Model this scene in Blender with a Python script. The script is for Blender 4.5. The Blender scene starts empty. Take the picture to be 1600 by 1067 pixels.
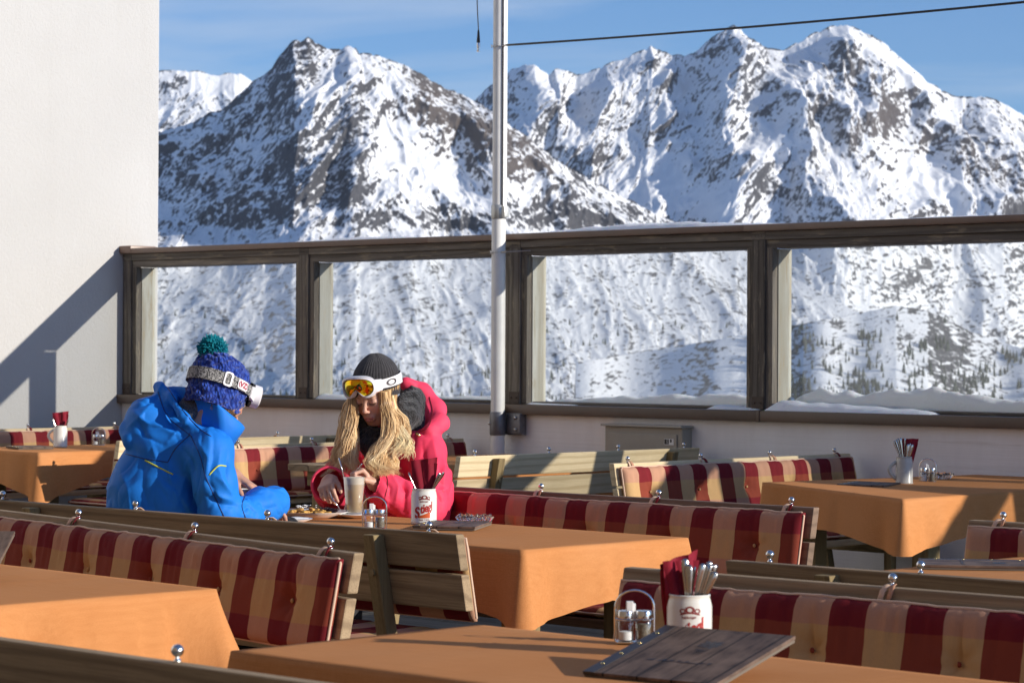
import bpy, bmesh, math, random
import numpy as np
from mathutils import Vector, Matrix
from mathutils.bvhtree import BVHTree

C = bpy.context.scene.collection
R = math.radians
random.seed(7)
rng = np.random.RandomState(11)

# ------------------------------------------------------------------ camera, sky, sun
CAMZ = 1.37
cam_d = bpy.data.cameras.new('camera'); cam = bpy.data.objects.new('camera', cam_d); C.objects.link(cam)
cam_d.sensor_width = 36; cam_d.lens = 90.0
cam_d.clip_start = 0.2; cam_d.clip_end = 60000
ROLL = R(0.3); PITCH = math.atan(13.5 / 4000)
cam.matrix_world = Matrix.Translation((0, 0, CAMZ)) @ Matrix.Rotation(R(90) + PITCH, 4, 'X') @ Matrix.Rotation(ROLL, 4, 'Z')
cam_d.dof.use_dof = True; cam_d.dof.focus_distance = 9.2; cam_d.dof.aperture_fstop = 11.0
bpy.context.scene.camera = cam

TH = R(-43.74)                       # the terrace is turned by this angle: s runs along the benches, t towards the glass fence
U = Vector((math.cos(TH), math.sin(TH), 0)); B = Vector((-math.sin(TH), math.cos(TH), 0)); Zv = Vector((0, 0, 1))
def ST(s, t, z=0.0): return U * s + B * t + Vector((0, 0, z))
SUNDIR = (-U - B * 0.40 - Zv * 0.32).normalized()      # the way the light travels
sun_pos = -SUNDIR
EL = math.asin(sun_pos.z); AZ = math.atan2(sun_pos.x, sun_pos.y)

w = bpy.data.worlds.new('World'); bpy.context.scene.world = w; w.use_nodes = True
nt = w.node_tree; nt.nodes.clear()
sky = nt.nodes.new('ShaderNodeTexSky'); sky.sky_type = 'NISHITA'; sky.sun_disc = False
sky.sun_elevation = EL; sky.sun_rotation = AZ; sky.altitude = 2200; sky.air_density = 1.0; sky.dust_density = 1.0; sky.ozone_density = 6.0
bg = nt.nodes.new('ShaderNodeBackground'); bg.inputs['Strength'].default_value = 0.125
wo = nt.nodes.new('ShaderNodeOutputWorld')
tcw = nt.nodes.new('ShaderNodeTexCoord')
mpw = nt.nodes.new('ShaderNodeMapping'); mpw.inputs['Scale'].default_value = (3.0, 3.0, 22.0); mpw.inputs['Rotation'].default_value = (0.0, R(7), 0)
nzw = nt.nodes.new('ShaderNodeTexNoise'); nzw.inputs['Scale'].default_value = 1.6; nzw.inputs['Detail'].default_value = 6; nzw.inputs['Roughness'].default_value = 0.55; nzw.inputs['Distortion'].default_value = 0.6
crw = nt.nodes.new('ShaderNodeMapRange'); crw.inputs[1].default_value = 0.50; crw.inputs[2].default_value = 0.78; crw.inputs[3].default_value = 0.0; crw.inputs[4].default_value = 0.5
mxw = nt.nodes.new('ShaderNodeMix'); mxw.data_type = 'RGBA'
mxw.inputs[7].default_value = (4.6, 5.1, 5.9, 1)
nt.links.new(tcw.outputs['Generated'], mpw.inputs[0]); nt.links.new(mpw.outputs[0], nzw.inputs[0])
nt.links.new(nzw.outputs[0], crw.inputs[0]); nt.links.new(crw.outputs[0], mxw.inputs[0])
nt.links.new(sky.outputs[0], mxw.inputs[6]); nt.links.new(mxw.outputs[2], bg.inputs[0]); nt.links.new(bg.outputs[0], wo.inputs[0])

sd = bpy.data.lights.new('sun', 'SUN'); sd.energy = 4.8; sd.angle = R(0.5); sd.color = (1.0, 0.93, 0.82)
sun = bpy.data.objects.new('sun', sd); C.objects.link(sun)
sun.rotation_euler = SUNDIR.to_track_quat('-Z', 'Y').to_euler()
vs = bpy.context.scene.view_settings
vs.view_transform = 'Standard'; vs.look = 'None'; vs.gamma = 1; vs.exposure = 0.25
cy = bpy.context.scene.cycles
cy.use_denoising = True; cy.max_bounces = 8; cy.transparent_max_bounces = 24; cy.caustics_reflective = False; cy.caustics_refractive = False
cy.sample_clamp_indirect = 6

# ------------------------------------------------------------------ helpers
def tag(o, label=None, cat=None, group=None, kind=None):
    if label: o['label'] = label
    if cat: o['category'] = cat
    if group: o['group'] = group
    if kind: o['kind'] = kind
    return o
def empty(name, loc, rz=0.0):
    o = bpy.data.objects.new(name, None); C.objects.link(o); o.location = loc; o.rotation_euler = (0, 0, rz); o.empty_display_size = 0.1
    return o
def nobj(name, V, F, mat, parent=None, smooth=False, loc=None, rz=None):
    """numpy / list mesh -> object"""
    me = bpy.data.meshes.new(name)
    V = np.asarray(V, dtype=np.float32)
    if isinstance(F, np.ndarray) and F.ndim == 2:
        n, k = F.shape
        me.vertices.add(len(V)); me.vertices.foreach_set('co', V.ravel())
        me.loops.add(n * k); me.loops.foreach_set('vertex_index', F.astype(np.int32).ravel())
        me.polygons.add(n); me.polygons.foreach_set('loop_start', np.arange(0, n * k, k, dtype=np.int32))
        me.update(calc_edges=True); me.validate()
    else:
        me.from_pydata([tuple(map(float, v)) for v in V], [], [tuple(int(i) for i in f) for f in F]); me.update()
    if mat: me.materials.append(mat)
    if smooth: me.polygons.foreach_set('use_smooth', [True] * len(me.polygons))
    o = bpy.data.objects.new(name, me); C.objects.link(o)
    if parent: o.parent = parent
    if loc is not None: o.location = loc
    if rz is not None: o.rotation_euler = (0, 0, rz)
    return o
def fattr(o, name, vals):
    a = o.data.attributes.new(name, 'FLOAT', 'POINT'); a.data.foreach_set('value', np.asarray(vals, dtype=np.float32)); return a
def cattr(o, name, cols):
    a = o.data.attributes.new(name, 'FLOAT_COLOR', 'POINT')
    c = np.ones((len(cols), 4), dtype=np.float32); c[:, :3] = cols; a.data.foreach_set('color', c.ravel()); return a

class MB:
    """collects shapes into ONE mesh"""
    def __init__(self): self.v = []; self.f = []
    def add(self, V, F):
        n = len(self.v); self.v += [tuple(x) for x in V]; self.f += [tuple(i + n for i in f) for f in F]; return self
    def box(self, x0, x1, y0, y1, z0, z1, bev=0.0, M=None):
        bm = bmesh.new(); bmesh.ops.create_cube(bm, size=1)
        for v in bm.verts: v.co = Vector(((x0 + x1) / 2 + v.co.x * (x1 - x0), (y0 + y1) / 2 + v.co.y * (y1 - y0), (z0 + z1) / 2 + v.co.z * (z1 - z0)))
        if bev > 0: bmesh.ops.bevel(bm, geom=bm.edges[:], offset=bev, segments=2, profile=0.6, affect='EDGES')
        if M is not None: bmesh.ops.transform(bm, matrix=M, verts=bm.verts)
        bm.verts.ensure_lookup_table()
        self.add([v.co for v in bm.verts], [[v.index for v in f.verts] for f in bm.faces]); bm.free(); return self
    def lathe(self, prof, n=24, c=(0, 0, 0), M=None, closed=False):
        V = []; F = []
        for r, z in prof:
            for k in range(n):
                a = 2 * math.pi * k / n; V.append(Vector((c[0] + r * math.cos(a), c[1] + r * math.sin(a), c[2] + z)))
        m = len(prof)
        for i in range(m - 1):
            for k in range(n):
                F.append((i * n + k, i * n + (k + 1) % n, (i + 1) * n + (k + 1) % n, (i + 1) * n + k))
        if M is not None: V = [M @ v for v in V]
        return self.add(V, F)
    def tube(self, pts, r, n=8, caps=True, flat=1.0, up=None):
        pts = [Vector(p) for p in pts]; m = len(pts)
        rs = [r] * m if not hasattr(r, '__len__') else r
        V = []; F = []; prev = None
        for i, p in enumerate(pts):
            d = (pts[min(i + 1, m - 1)] - pts[max(i - 1, 0)]).normalized()
            if prev is None:
                a = Vector(up) if up is not None else (Vector((0, 0, 1)) if abs(d.z) < 0.9 else Vector((1, 0, 0)))
            else: a = prev
            x = (a - d * a.dot(d)).normalized(); prev = x; y = d.cross(x)
            for k in range(n):
                an = 2 * math.pi * k / n; V.append(p + x * (math.cos(an) * rs[i] * flat) + y * (math.sin(an) * rs[i]))
        for i in range(m - 1):
            for k in range(n): F.append((i * n + k, i * n + (k + 1) % n, (i + 1) * n + (k + 1) % n, (i + 1) * n + k))
        if caps: F.append(tuple(range(n - 1, -1, -1))); F.append(tuple((m - 1) * n + k for k in range(n)))
        return self.add(V, F)
    def ball(self, c, r, n=12, sc=(1, 1, 1)):
        V = []; F = []
        m = n // 2 + 1
        for i in range(m):
            ph = math.pi * i / (m - 1)
            for k in range(n):
                a = 2 * math.pi * k / n
                V.append((c[0] + r * sc[0] * math.sin(ph) * math.cos(a), c[1] + r * sc[1] * math.sin(ph) * math.sin(a), c[2] + r * sc[2] * math.cos(ph)))
        for i in range(m - 1):
            for k in range(n): F.append((i * n + k, (i + 1) * n + k, (i + 1) * n + (k + 1) % n, i * n + (k + 1) % n))
        return self.add(V, F)
    def build(self, name, mat, parent=None, smooth=False, loc=None, rz=None, auto=None):
        o = nobj(name, self.v, self.f, mat, parent, smooth or auto is not None, loc, rz)
        bm = bmesh.new(); bm.from_mesh(o.data); bmesh.ops.remove_doubles(bm, verts=bm.verts, dist=1e-6); bmesh.ops.recalc_face_normals(bm, faces=bm.faces)
        if auto is not None:
            for e in bm.edges:
                if len(e.link_faces) == 2 and e.calc_face_angle(0) > R(auto): e.smooth = False
        bm.to_mesh(o.data); bm.free()
        return o

def copy_tree(o, parent=None):
    c = o.copy(); C.objects.link(c); c.parent = parent
    for ch in [x for x in bpy.data.objects if x.parent == o]: copy_tree(ch, c)
    return c

# ---- numpy gradient noise
_perm = np.random.RandomState(5).permutation(256); _perm = np.concatenate([_perm, _perm, _perm])
_g2 = np.array([(math.cos(a), math.sin(a)) for a in np.linspace(0, 2 * math.pi, 17)[:16]])
def pn2(x, y, seed=0):
    x = np.asarray(x, float) + seed * 17.31; y = np.asarray(y, float) + seed * 9.77
    xi = np.floor(x).astype(int); yi = np.floor(y).astype(int); xf = x - xi; yf = y - yi; xi &= 255; yi &= 255
    u = xf * xf * xf * (xf * (xf * 6 - 15) + 10); v = yf * yf * yf * (yf * (yf * 6 - 15) + 10)
    def g(ix, iy, dx, dy):
        h = _g2[_perm[_perm[ix] + iy] & 15]; return h[..., 0] * dx + h[..., 1] * dy
    a = g(xi, yi, xf, yf); b = g(xi + 1, yi, xf - 1, yf); c = g(xi, yi + 1, xf, yf - 1); d = g(xi + 1, yi + 1, xf - 1, yf - 1)
    return (a + (b - a) * u) * (1 - v) + (c + (d - c) * u) * v
def fbm(x, y, o=5, seed=0, lac=2.0, gain=0.5):
    s = 0; a = 1; t = 0
    for i in range(o): s = s + a * pn2(x, y, seed + i * 3); t += a; x = x * lac; y = y * lac; a *= gain
    return s / t * 1.6
def rmf(x, y, o=6, seed=0, lac=2.1, gain=0.5):
    s = 0; a = 1; t = 0; wgt = 1
    for i in range(o):
        n = 1 - np.abs(pn2(x, y, seed + i * 5)) * 1.9; n = np.clip(n, 0, 1) ** 2 * wgt
        wgt = np.clip(n * 1.6, 0, 1); s = s + a * n; t += a; x = x * lac; y = y * lac; a *= gain
    return s / t
def sstep(a, b, x): t = np.clip((x - a) / (b - a), 0, 1); return t * t * (3 - 2 * t)
_g3 = np.array([(1,1,0),(-1,1,0),(1,-1,0),(-1,-1,0),(1,0,1),(-1,0,1),(1,0,-1),(-1,0,-1),(0,1,1),(0,-1,1),(0,1,-1),(0,-1,-1),(1,1,0),(0,-1,1),(-1,1,0),(0,-1,-1)], float)
def pn3(P, sc=1.0, seed=0):
    P = np.asarray(P) * sc + seed * 7.13; I = np.floor(P).astype(int); F = P - I; I &= 255
    W = F * F * F * (F * (F * 6 - 15) + 10); out = 0
    for dx in (0, 1):
        for dy in (0, 1):
            for dz in (0, 1):
                h = _g3[_perm[_perm[_perm[I[:, 0] + dx] + I[:, 1] + dy] + I[:, 2] + dz] & 15]
                d = h[:, 0] * (F[:, 0] - dx) + h[:, 1] * (F[:, 1] - dy) + h[:, 2] * (F[:, 2] - dz)
                wx = W[:, 0] if dx else 1 - W[:, 0]; wy = W[:, 1] if dy else 1 - W[:, 1]; wz = W[:, 2] if dz else 1 - W[:, 2]
                out = out + d * wx * wy * wz
    return out

# ---- node material helper
class NM:
    def __init__(self, name, rough=0.6, col=(0.5, 0.5, 0.5), metal=0.0, spec=0.5):
        self.m = bpy.data.materials.new(name); self.m.use_nodes = True; self.t = self.m.node_tree
        self.b = self.t.nodes['Principled BSDF']
        self.b.inputs['Base Color'].default_value = (*col, 1); self.b.inputs['Roughness'].default_value = rough
        self.b.inputs['Metallic'].default_value = metal; self.b.inputs['Specular IOR Level'].default_value = spec
    def n(self, typ, **kw):
        x = self.t.nodes.new(typ)
        for k, v in kw.items():
            if hasattr(x, k): setattr(x, k, v)
            else: x.inputs[k.replace('_', ' ')].default_value = v
        return x
    def l(self, a, b): self.t.links.new(a, b)
    def coord(self, kind='Object', scale=(1, 1, 1), rot=(0, 0, 0), loc=(0, 0, 0)):
        c = self.n('ShaderNodeTexCoord'); m = self.n('ShaderNodeMapping'); m.inputs['Scale'].default_value = scale; m.inputs['Rotation'].default_value = rot; m.inputs['Location'].default_value = loc
        self.l(c.outputs[kind], m.inputs[0]); return m.outputs[0]
    def noise(self, vec, scale, detail=4, rough=0.55, dist=0.0):
        x = self.n('ShaderNodeTexNoise'); x.inputs['Scale'].default_value = scale; x.inputs['Detail'].default_value = detail; x.inputs['Roughness'].default_value = rough; x.inputs['Distortion'].default_value = dist
        if vec is not None: self.l(vec, x.inputs[0])
        return x.outputs[0]
    def rng(self, v, a, b, c=0.0, d=1.0):
        x = self.n('ShaderNodeMapRange'); self.l(v, x.inputs[0])
        for i, q in enumerate((a, b, c, d)): x.inputs[i + 1].default_value = q
        return x.outputs[0]
    def mix(self, f, a, b, typ='MIX'):
        x = self.n('ShaderNodeMix'); x.data_type = 'RGBA'; x.blend_type = typ
        for s, q in ((0, f), (6, a), (7, b)):
            if isinstance(q, (int, float)): x.inputs[s].default_value = q
            elif isinstance(q, tuple): x.inputs[s].default_value = (*q, 1)
            else: self.l(q, x.inputs[s])
        return x.outputs[2]
    def math(self, op, a, b=0.0, c=0.0):
        x = self.n('ShaderNodeMath'); x.operation = op
        for i, q in enumerate((a, b, c)):
            if isinstance(q, (int, float)): x.inputs[i].default_value = q
            else: self.l(q, x.inputs[i])
        return x.outputs[0]
    def base(self, c): self.l(c, self.b.inputs['Base Color']); return self
    def bump(self, h, strength=0.3, dist=0.01):
        x = self.n('ShaderNodeBump'); x.inputs['Strength'].default_value = strength; x.inputs['Distance'].default_value = dist
        self.l(h, x.inputs['Height']); self.l(x.outputs[0], self.b.inputs['Normal']); return self
    def attr(self, name, out='Fac'):
        x = self.n('ShaderNodeAttribute'); x.attribute_name = name; return x.outputs[out]

def unproj(x, y, Y):
    """camera-angle coordinates (1600 wide picture) at a distance Y in front of the camera -> world point(s)"""
    dx = np.asarray(x, float) - 800; dy = np.asarray(y, float) - 533.5
    c, s = math.cos(ROLL), math.sin(ROLL)
    X = (c * dx + s * dy) / 4000 * Y; Z = CAMZ - (-s * dx + c * dy - 13.5) / 4000 * Y
    return X, Y + 0 * X, Z
def W(x, y, Y): return Vector([float(q) for q in unproj(x, y, Y)])
def projpx(P):
    P = np.asarray(P, float); X = P[:, 0] / P[:, 1] * 4000; Yd = (CAMZ - P[:, 2]) / P[:, 1] * 4000 + 13.5
    c, s = math.cos(ROLL), math.sin(ROLL)
    return 800 + c * X - s * Yd, 533.5 + s * X + c * Yd
# ------------------------------------------------------------------ mountains
def snow_rock_mat(name, fine, rockc, rockc2):
    m = NM(name, rough=0.75, spec=0.15)
    co = m.coord('Object')
    n1 = m.noise(m.coord('Object', (1, 1, .55)), fine * 2.6, 7, 0.72); n2 = m.noise(co, fine * 0.5, 5, 0.65)
    a = m.attr('rock')
    v = m.math('ADD', m.math('MULTIPLY_ADD', n1, 2.2, -1.1), a)
    v = m.math('ADD', v, m.math('MULTIPLY_ADD', n2, 0.9, -0.45))
    f = m.rng(v, 0.40, 0.60)
    br = m.mix(m.rng(m.attr('brown'), 0, 1), rockc, rockc2)
    rc = m.mix(m.rng(n1, 0.35, 0.65), br, (0.20, 0.19, 0.19), 'MIX')
    rc = m.mix(0.7, rc, br)
    m.base(m.mix(f, (0.86, 0.87, 0.89), rc)); m.bump(n1, 0.35, 6.0)
    return m.m
SNOWROCK = snow_rock_mat('snow_and_rock', 0.045, (0.040, 0.042, 0.050), (0.080, 0.063, 0.054))

def sheet(name, ridge, D0, slope, ybot, xr, step, amp, masks, seed, jag=2.0, brown=(), flatlow=None, cover=0.0, ang=(0.6, -0.6), xsplit=540, spurs=(), fleck=1.0, label=None):
    xs = np.arange(xr[0], xr[1] + step, step)
    rx, ry = np.array(ridge, float).T
    yr = np.interp(xs, rx, ry)
    ys_ = yr.copy(); yr = yr + jag * (rmf(xs / 22, xs * 0 + 3.3, 4, seed + 2) - 0.5) * 2.4
    nb = 14
    nr = int((ybot - yr.min()) / step)
    v = np.linspace(0, 1, nr)[:, None]
    Y = yr[None] + (ybot - yr[None]) * v                 # elevation rows
    X = np.repeat(xs[None], nr, 0)
    # distance: nearer as one goes down the face, gentler low down
    dpx = np.clip(Y - ys_[None], 0, None)
    D = D0 - slope * dpx
    if flatlow: D = D - flatlow[1] * np.clip(Y - flatlow[0], 0, None) ** 1.25
    D = D + 90 * fbm(xs / 260, xs * 0, 3, seed + 9)[None]
    k = D0 / 4000.0
    a1 = np.clip((X - xsplit) / 160 + 0.5, 0, 1); a1 = a1 * a1 * (3 - 2 * a1)
    wx = X + 14 * fbm(X / 90, Y / 90, 3, seed + 31); wy = Y + 14 * fbm(X / 90, Y / 90, 3, seed + 37)
    def aniso(an, sx, sy, sd, o=6):
        p = wx * math.cos(an) + wy * math.sin(an); q = -wx * math.sin(an) + wy * math.cos(an)
        return rmf(p / sx, q / sy, o, sd)
    big = aniso(ang[0], 120, 260, seed) * (1 - a1) + aniso(ang[1], 120, 260, seed + 4) * a1
    med = aniso(ang[0] * 1.2, 40, 80, seed + 50) * (1 - a1) + aniso(ang[1] * 0.8, 40, 80, seed + 54) * a1
    fin = aniso(ang[0], 14, 24, seed + 60, 4) * (1 - a1) + aniso(ang[1], 14, 24, seed + 64, 4) * a1
    edge = sstep(0, 45, dpx) * 0.9 + 0.1; low = sstep(330, 430, Y); lowa = 1 - .5 * low
    disp = (big - 0.35) * 58 * amp * edge + (med - 0.35) * 13 * amp * (0.35 + 0.65 * edge) + (fin - 0.35) * 5.0 * amp
    for pts, h, wd in spurs:
        pts = np.array(pts, float); best = np.full(X.shape, 1e9)
        for (ax, ay), (bx, by) in zip(pts[:-1], pts[1:]):
            tt = np.clip(((X - ax) * (bx - ax) + (Y - ay) * (by - ay)) / ((bx - ax) ** 2 + (by - ay) ** 2), 0, 1)
            best = np.minimum(best, np.hypot(X - ax - tt * (bx - ax), Y - ay - tt * (by - ay)))
        best = best + 6 * fbm(X / 30, Y / 30, 3, seed + 77)
        disp = disp + h * np.clip(1 - best / wd, 0, 1) * edge
    disp = disp * k * lowa
    px, py, pz = unproj(X, Y, D)
    py = py - disp * 0.62; pz = pz + disp * 0.30 * edge; px = px + disp * 0.25
    # steepness of the finished face
    gx = np.gradient(np.stack([px, py, pz], -1), axis=1); gy = np.gradient(np.stack([px, py, pz], -1), axis=0)
    nn = np.cross(gx, gy); nn /= np.linalg.norm(nn, axis=-1, keepdims=True) + 1e-9; nn *= np.sign(nn[..., 2:3] + 1e-9)
    steep = 1 - nn[..., 2]
    rk = 0.30 * (steep - steep.mean()) / (steep.std() + 1e-6)
    n_f = aniso(ang[0], 6 * fleck, 19 * fleck, seed + 80, 5) * (1 - a1) + aniso(ang[1], 6 * fleck, 19 * fleck, seed + 84, 5) * a1
    n_m = fbm(wx / 38, wy / 38, 4, seed + 90)
    rk = rk + (n_f - 0.42) * 0.80 + n_m * 0.44 + cover + 0.16 + 0.16 * low + low * (rmf(wx / 24, wy / 8, 5, seed + 95) - .45) * 1.25
    bw = np.zeros_like(X)
    def ell(cx, cy, rx_, ry_, an):
        c, s = math.cos(R(an)), math.sin(R(an)); p = (wx - cx) * c + (wy - cy) * s; q = -(wx - cx) * s + (wy - cy) * c
        return np.exp(-((p / rx_) ** 2 + (q / ry_) ** 2))
    for cx, cy, rx_, ry_, an, wt in masks: rk = rk + wt * ell(cx, cy, rx_, ry_, an)
    for cx, cy, rx_, ry_, an, wt in brown: bw = bw + wt * ell(cx, cy, rx_, ry_, an)
    rk = np.where(rk > .55, .55 + (rk - .55) * .35, rk)
    # far side of the ridge
    bx = [px]; byy = [py]; bz = [pz]
    top = (px[0], py[0], pz[0])
    back = []
    for j in range(nb, 0, -1):
        back.append((top[0], top[1] + j * 45, top[2] - j * 30 - 0.0))
    PX = np.vstack([np.stack([b[0] for b in back]), px]); PY = np.vstack([np.stack([b[1] for b in back]), py]); PZ = np.vstack([np.stack([b[2] for b in back]), pz])
    RK = np.vstack([np.zeros((nb, len(xs))), rk]); BW = np.vstack([np.zeros((nb, len(xs))), bw])
    nR, nC = PX.shape
    idx = np.arange(nR * nC).reshape(nR, nC)
    F = np.stack([idx[1:, :-1], idx[1:, 1:], idx[:-1, 1:], idx[:-1, :-1]], -1).reshape(-1, 4)
    o = nobj(name, np.stack([PX, PY, PZ], -1).reshape(-1, 3), F, SNOWROCK, smooth=True)
    fattr(o, 'rock', RK.ravel()); fattr(o, 'brown', np.clip(BW, 0, 1).ravel())
    tag(o, label, kind='structure'); return o

STEP = 1.7
L1 = [(-60,300),(150,232),(250,206),(300,192),(325,178),(347,173),(365,155),(393,130),(418,113),(432,95),(445,79),(457,63),(468,65),(482,60),(496,68),(511,75),(525,79),(543,73),(555,75),(561,85),(578,85),(596,90),(632,102),(668,122),(685,133),(714,145),(739,157),(774,178),(798,198),(817,209),(837,225),(865,248),(900,268),(960,300),(1035,340),(1150,385),(1250,440),(1400,520),(1720,640)]
sheet('near_mountain', L1, 4300, 1.45, 720, (-60, 1720), STEP, 1.0,
      [(470,90,45,28,-35,.34),(420,150,70,14,-42,.18),(340,225,110,12,-38,.16),(440,250,80,18,-38,.18),(330,200,70,14,-38,-.25),(390,210,90,10,-38,-.35),(450,200,70,8,-38,-.3),(330,290,110,12,-30,-.25),(545,235,34,62,10,.26),(500,300,80,34,0,.30),(600,325,45,20,0,.1),
       (690,165,90,26,32,.42),(750,215,60,34,30,.34),(820,250,40,16,35,.3),(300,350,60,26,-20,.2),
       (545,110,26,20,-50,-.5),(512,160,24,45,38,-.6),(470,215,30,20,-40,-.25),(640,250,70,60,20,-.65),(700,300,80,34,0,-.55),(840,310,60,22,20,-.3),(600,190,26,50,10,-.3),(660,240,50,60,20,-.3),(600,140,30,24,0,-.3),(730,330,50,18,0,.2),(930,320,60,16,15,.15),
       (860,600,160,40,0,.12),(420,560,120,60,0,.12),(1000,470,120,30,0,.05),(620,470,90,60,0,.1)],
      3, jag=2.2, brown=[(690,170,110,40,30,1),(760,225,80,45,30,1),(830,260,60,25,35,1)],
      flatlow=(360, 1.1), cover=-0.02, ang=(0.75, -0.55), xsplit=580,
      spurs=[([(545,85),(520,150),(470,230),(400,300),(330,360)], 28, 60), ([(560,95),(590,160),(560,240),(545,320),(520,400)], 20, 40), ([(640,110),(700,180),(780,240),(900,320)], 18, 45)], fleck=0.9,
      label='snowy mountain with a jagged twin peak behind the left part of the fence')
L2 = [(700,215),(720,185),(742,160),(756,142),(775,127),(798,110),(814,105),(821,102),(835,101),(844,108),(859,117),(866,109),(877,109),(886,111),(900,119),(909,117),(922,112),(936,108),(956,99),(979,90),(1000,82),(1010,78),(1016,73),(1025,79),(1050,87),(1070,87),(1085,82),(1100,70),(1120,52),(1145,42),(1157,47),(1170,62),(1185,67),(1200,77),(1225,81),(1250,65),(1275,52),(1300,42),(1322,40),(1350,52),(1380,67),(1400,85),(1425,107),(1455,132),(1490,151),(1510,154),(1535,151),(1560,160),(1580,167),(1600,179),(1720,240)]
sheet('far_mountain', L2, 6200, 2.3, 560, (700, 1720), STEP, 1.0,
      [(1140,62,34,22,0,.4),(1010,100,80,14,-10,.3),(1190,85,40,20,20,.25),(1230,110,60,20,0,.15),(1310,140,60,40,20,.3),(1370,190,50,40,40,.3),(1190,160,30,60,0,.18),(1290,90,30,14,-25,.1),
       (930,200,90,50,-20,.1),(950,260,70,30,0,.15),(1140,270,60,40,-50,.22),(1250,290,60,40,-40,.16),(1500,230,30,70,-30,.3),(1560,200,50,60,0,.22),(1570,290,60,50,0,.22),(780,160,30,50,-50,.25),
       (1420,120,40,14,48,-.6),(1450,160,50,22,40,-.55),(1360,80,20,18,0,-.4),(1330,170,14,60,-60,-.3),(1420,260,80,16,42,-.7),(1200,230,40,60,45,-.25),(1060,300,90,30,10,-.6),(1470,300,60,14,38,-.6),(860,150,40,30,0,-.3),(950,160,50,18,-20,-.35),(1130,200,40,40,0,-.1)],
      23, jag=2.0, brown=[(1340,170,90,60,20,.8),(1500,250,120,80,0,.6),(1000,260,120,60,0,.3)],
      cover=0.10, ang=(0.5, -0.6), xsplit=1200,
      spurs=[([(1145,45),(1180,110),(1230,190),(1260,270),(1300,360)], 34, 50), ([(1322,42),(1290,100),(1250,140),(1180,180)], 24, 40), ([(1330,50),(1400,140),(1480,220),(1540,330)], 30, 50),
             ([(1230,190),(1180,260),(1130,330)], 34, 38), ([(1016,75),(960,150),(900,230)], 30, 45), ([(830,103),(850,170),(900,260)], 26, 40), ([(1540,153),(1560,230),(1600,330)], 36, 40)], fleck=1.0,
      label='snowy mountain range with two high peaks behind the right part of the fence')
L0 = [(150,130),(250,112),(275,110),(308,112),(322,115),(343,118),(358,115),(375,115),(393,127),(430,160),(500,220)]
sheet('distant_peak', L0, 8200, 2.6, 260, (150, 500), STEP, 0.8, [(270,125,40,16,0,.35),(300,170,50,30,0,.15),(270,200,30,20,0,.2)], 41, jag=1.6, cover=-0.05, ang=(0.6, -0.3), xsplit=330,
      label='distant snowy summit between the house wall and the twin peak')
L4 = [(900,566),(1000,550),(1100,534),(1180,519),(1240,508),(1310,495),(1400,478),(1450,486),(1520,520),(1600,545),(1720,600)]
sheet('wooded_hill', L4, 2400, 1.6, 760, (900, 1720), STEP, 0.28, [(1340,500,90,5,-10,.22),(1400,535,110,4,-8,.2),(1540,560,70,5,30,.2)], 61, jag=1.2, cover=-0.04, ang=(1.2, -1.1), xsplit=1400, fleck=0.8, brown=[],
      label='low snowy hill behind the rightmost glass pane')
# a mass of small conifers on the lower slopes
def conifers():
    V = []; F = []
    r = np.random.RandomState(4)
    objs = {o.name: o for o in C.objects if o.name in ('near_mountain', 'wooded_hill')}
    for nm, n, box in (('wooded_hill', 800, (1200, 1640, 500, 650)), ('near_mountain', 420, (250, 1200, 470, 640))):
        me = objs[nm].data; co = np.empty(len(me.vertices) * 3, dtype=np.float32); me.vertices.foreach_get('co', co); co = co.reshape(-1, 3)
        x, y = projpx(co); ok = np.where((x > box[0]) & (x < box[1]) & (y > box[2]) & (y < box[3]))[0]
        cl = fbm(x[ok] / 45, y[ok] / 24, 3, 8)
        wgt = np.clip(cl + 0.05 + (y[ok] - box[2]) / 260.0, 0.005, 1) ** 2; wgt /= wgt.sum()
        for i in r.choice(ok, n, replace=False, p=wgt):
            p = co[i]; h = r.uniform(5, 11); w_ = h * r.uniform(0.16, 0.24)
            for j, (z0, z1, ww) in enumerate(((0, .5, 1), (.25, .78, .75), (.5, 1.0, .5))):
                b = len(V); a0 = r.uniform(0, 6)
                for k in range(6):
                    rr = w_ * ww * r.uniform(.7, 1.2); V.append((p[0] + rr * math.cos(a0 + k * 1.047), p[1] + rr * math.sin(a0 + k * 1.047), p[2] - 1 + h * z0))
                V.append((p[0], p[1], p[2] - 1 + h * z1))
                for k in range(6): F.append((b + k, b + (k + 1) % 6, b + 6))
    m = NM('conifer_green', rough=0.8, col=(0.035, 0.048, 0.035)); o = nobj('conifer_forest', V, F, m.m)
    tag(o, 'scattered dark conifers on the lower snowy slopes seen through the glass', kind='stuff')
conifers()
def ground():
    m = NM('valley_snow', rough=0.8, col=(0.84, 0.86, 0.9)); m.bump(m.noise(m.coord('Object'), 0.3, 5), 0.4, 0.6)
    n = 96; V = [(0, 0, -4.2)]; F = []
    rs = (30, 120, 260, 600, 1200, 2500, 9000, 30000); zs = (-4.2, -4.6, -9, -34, -75, -110, -150, -180)
    for r_, z in zip(rs, zs):
        for k in range(n):
            a = 2 * math.pi * k / n; V.append((r_ * math.cos(a), r_ * math.sin(a), z))
    for k in range(n): F.append((0, 1 + k, 1 + (k + 1) % n))
    for i in range(len(rs) - 1):
        for k in range(n): F.append((1 + i * n + k, 1 + (i + 1) * n + k, 1 + (i + 1) * n + (k + 1) % n, 1 + i * n + (k + 1) % n))
    tag(nobj('ground', V, F, m.m, smooth=True), kind='structure')
ground()
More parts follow.
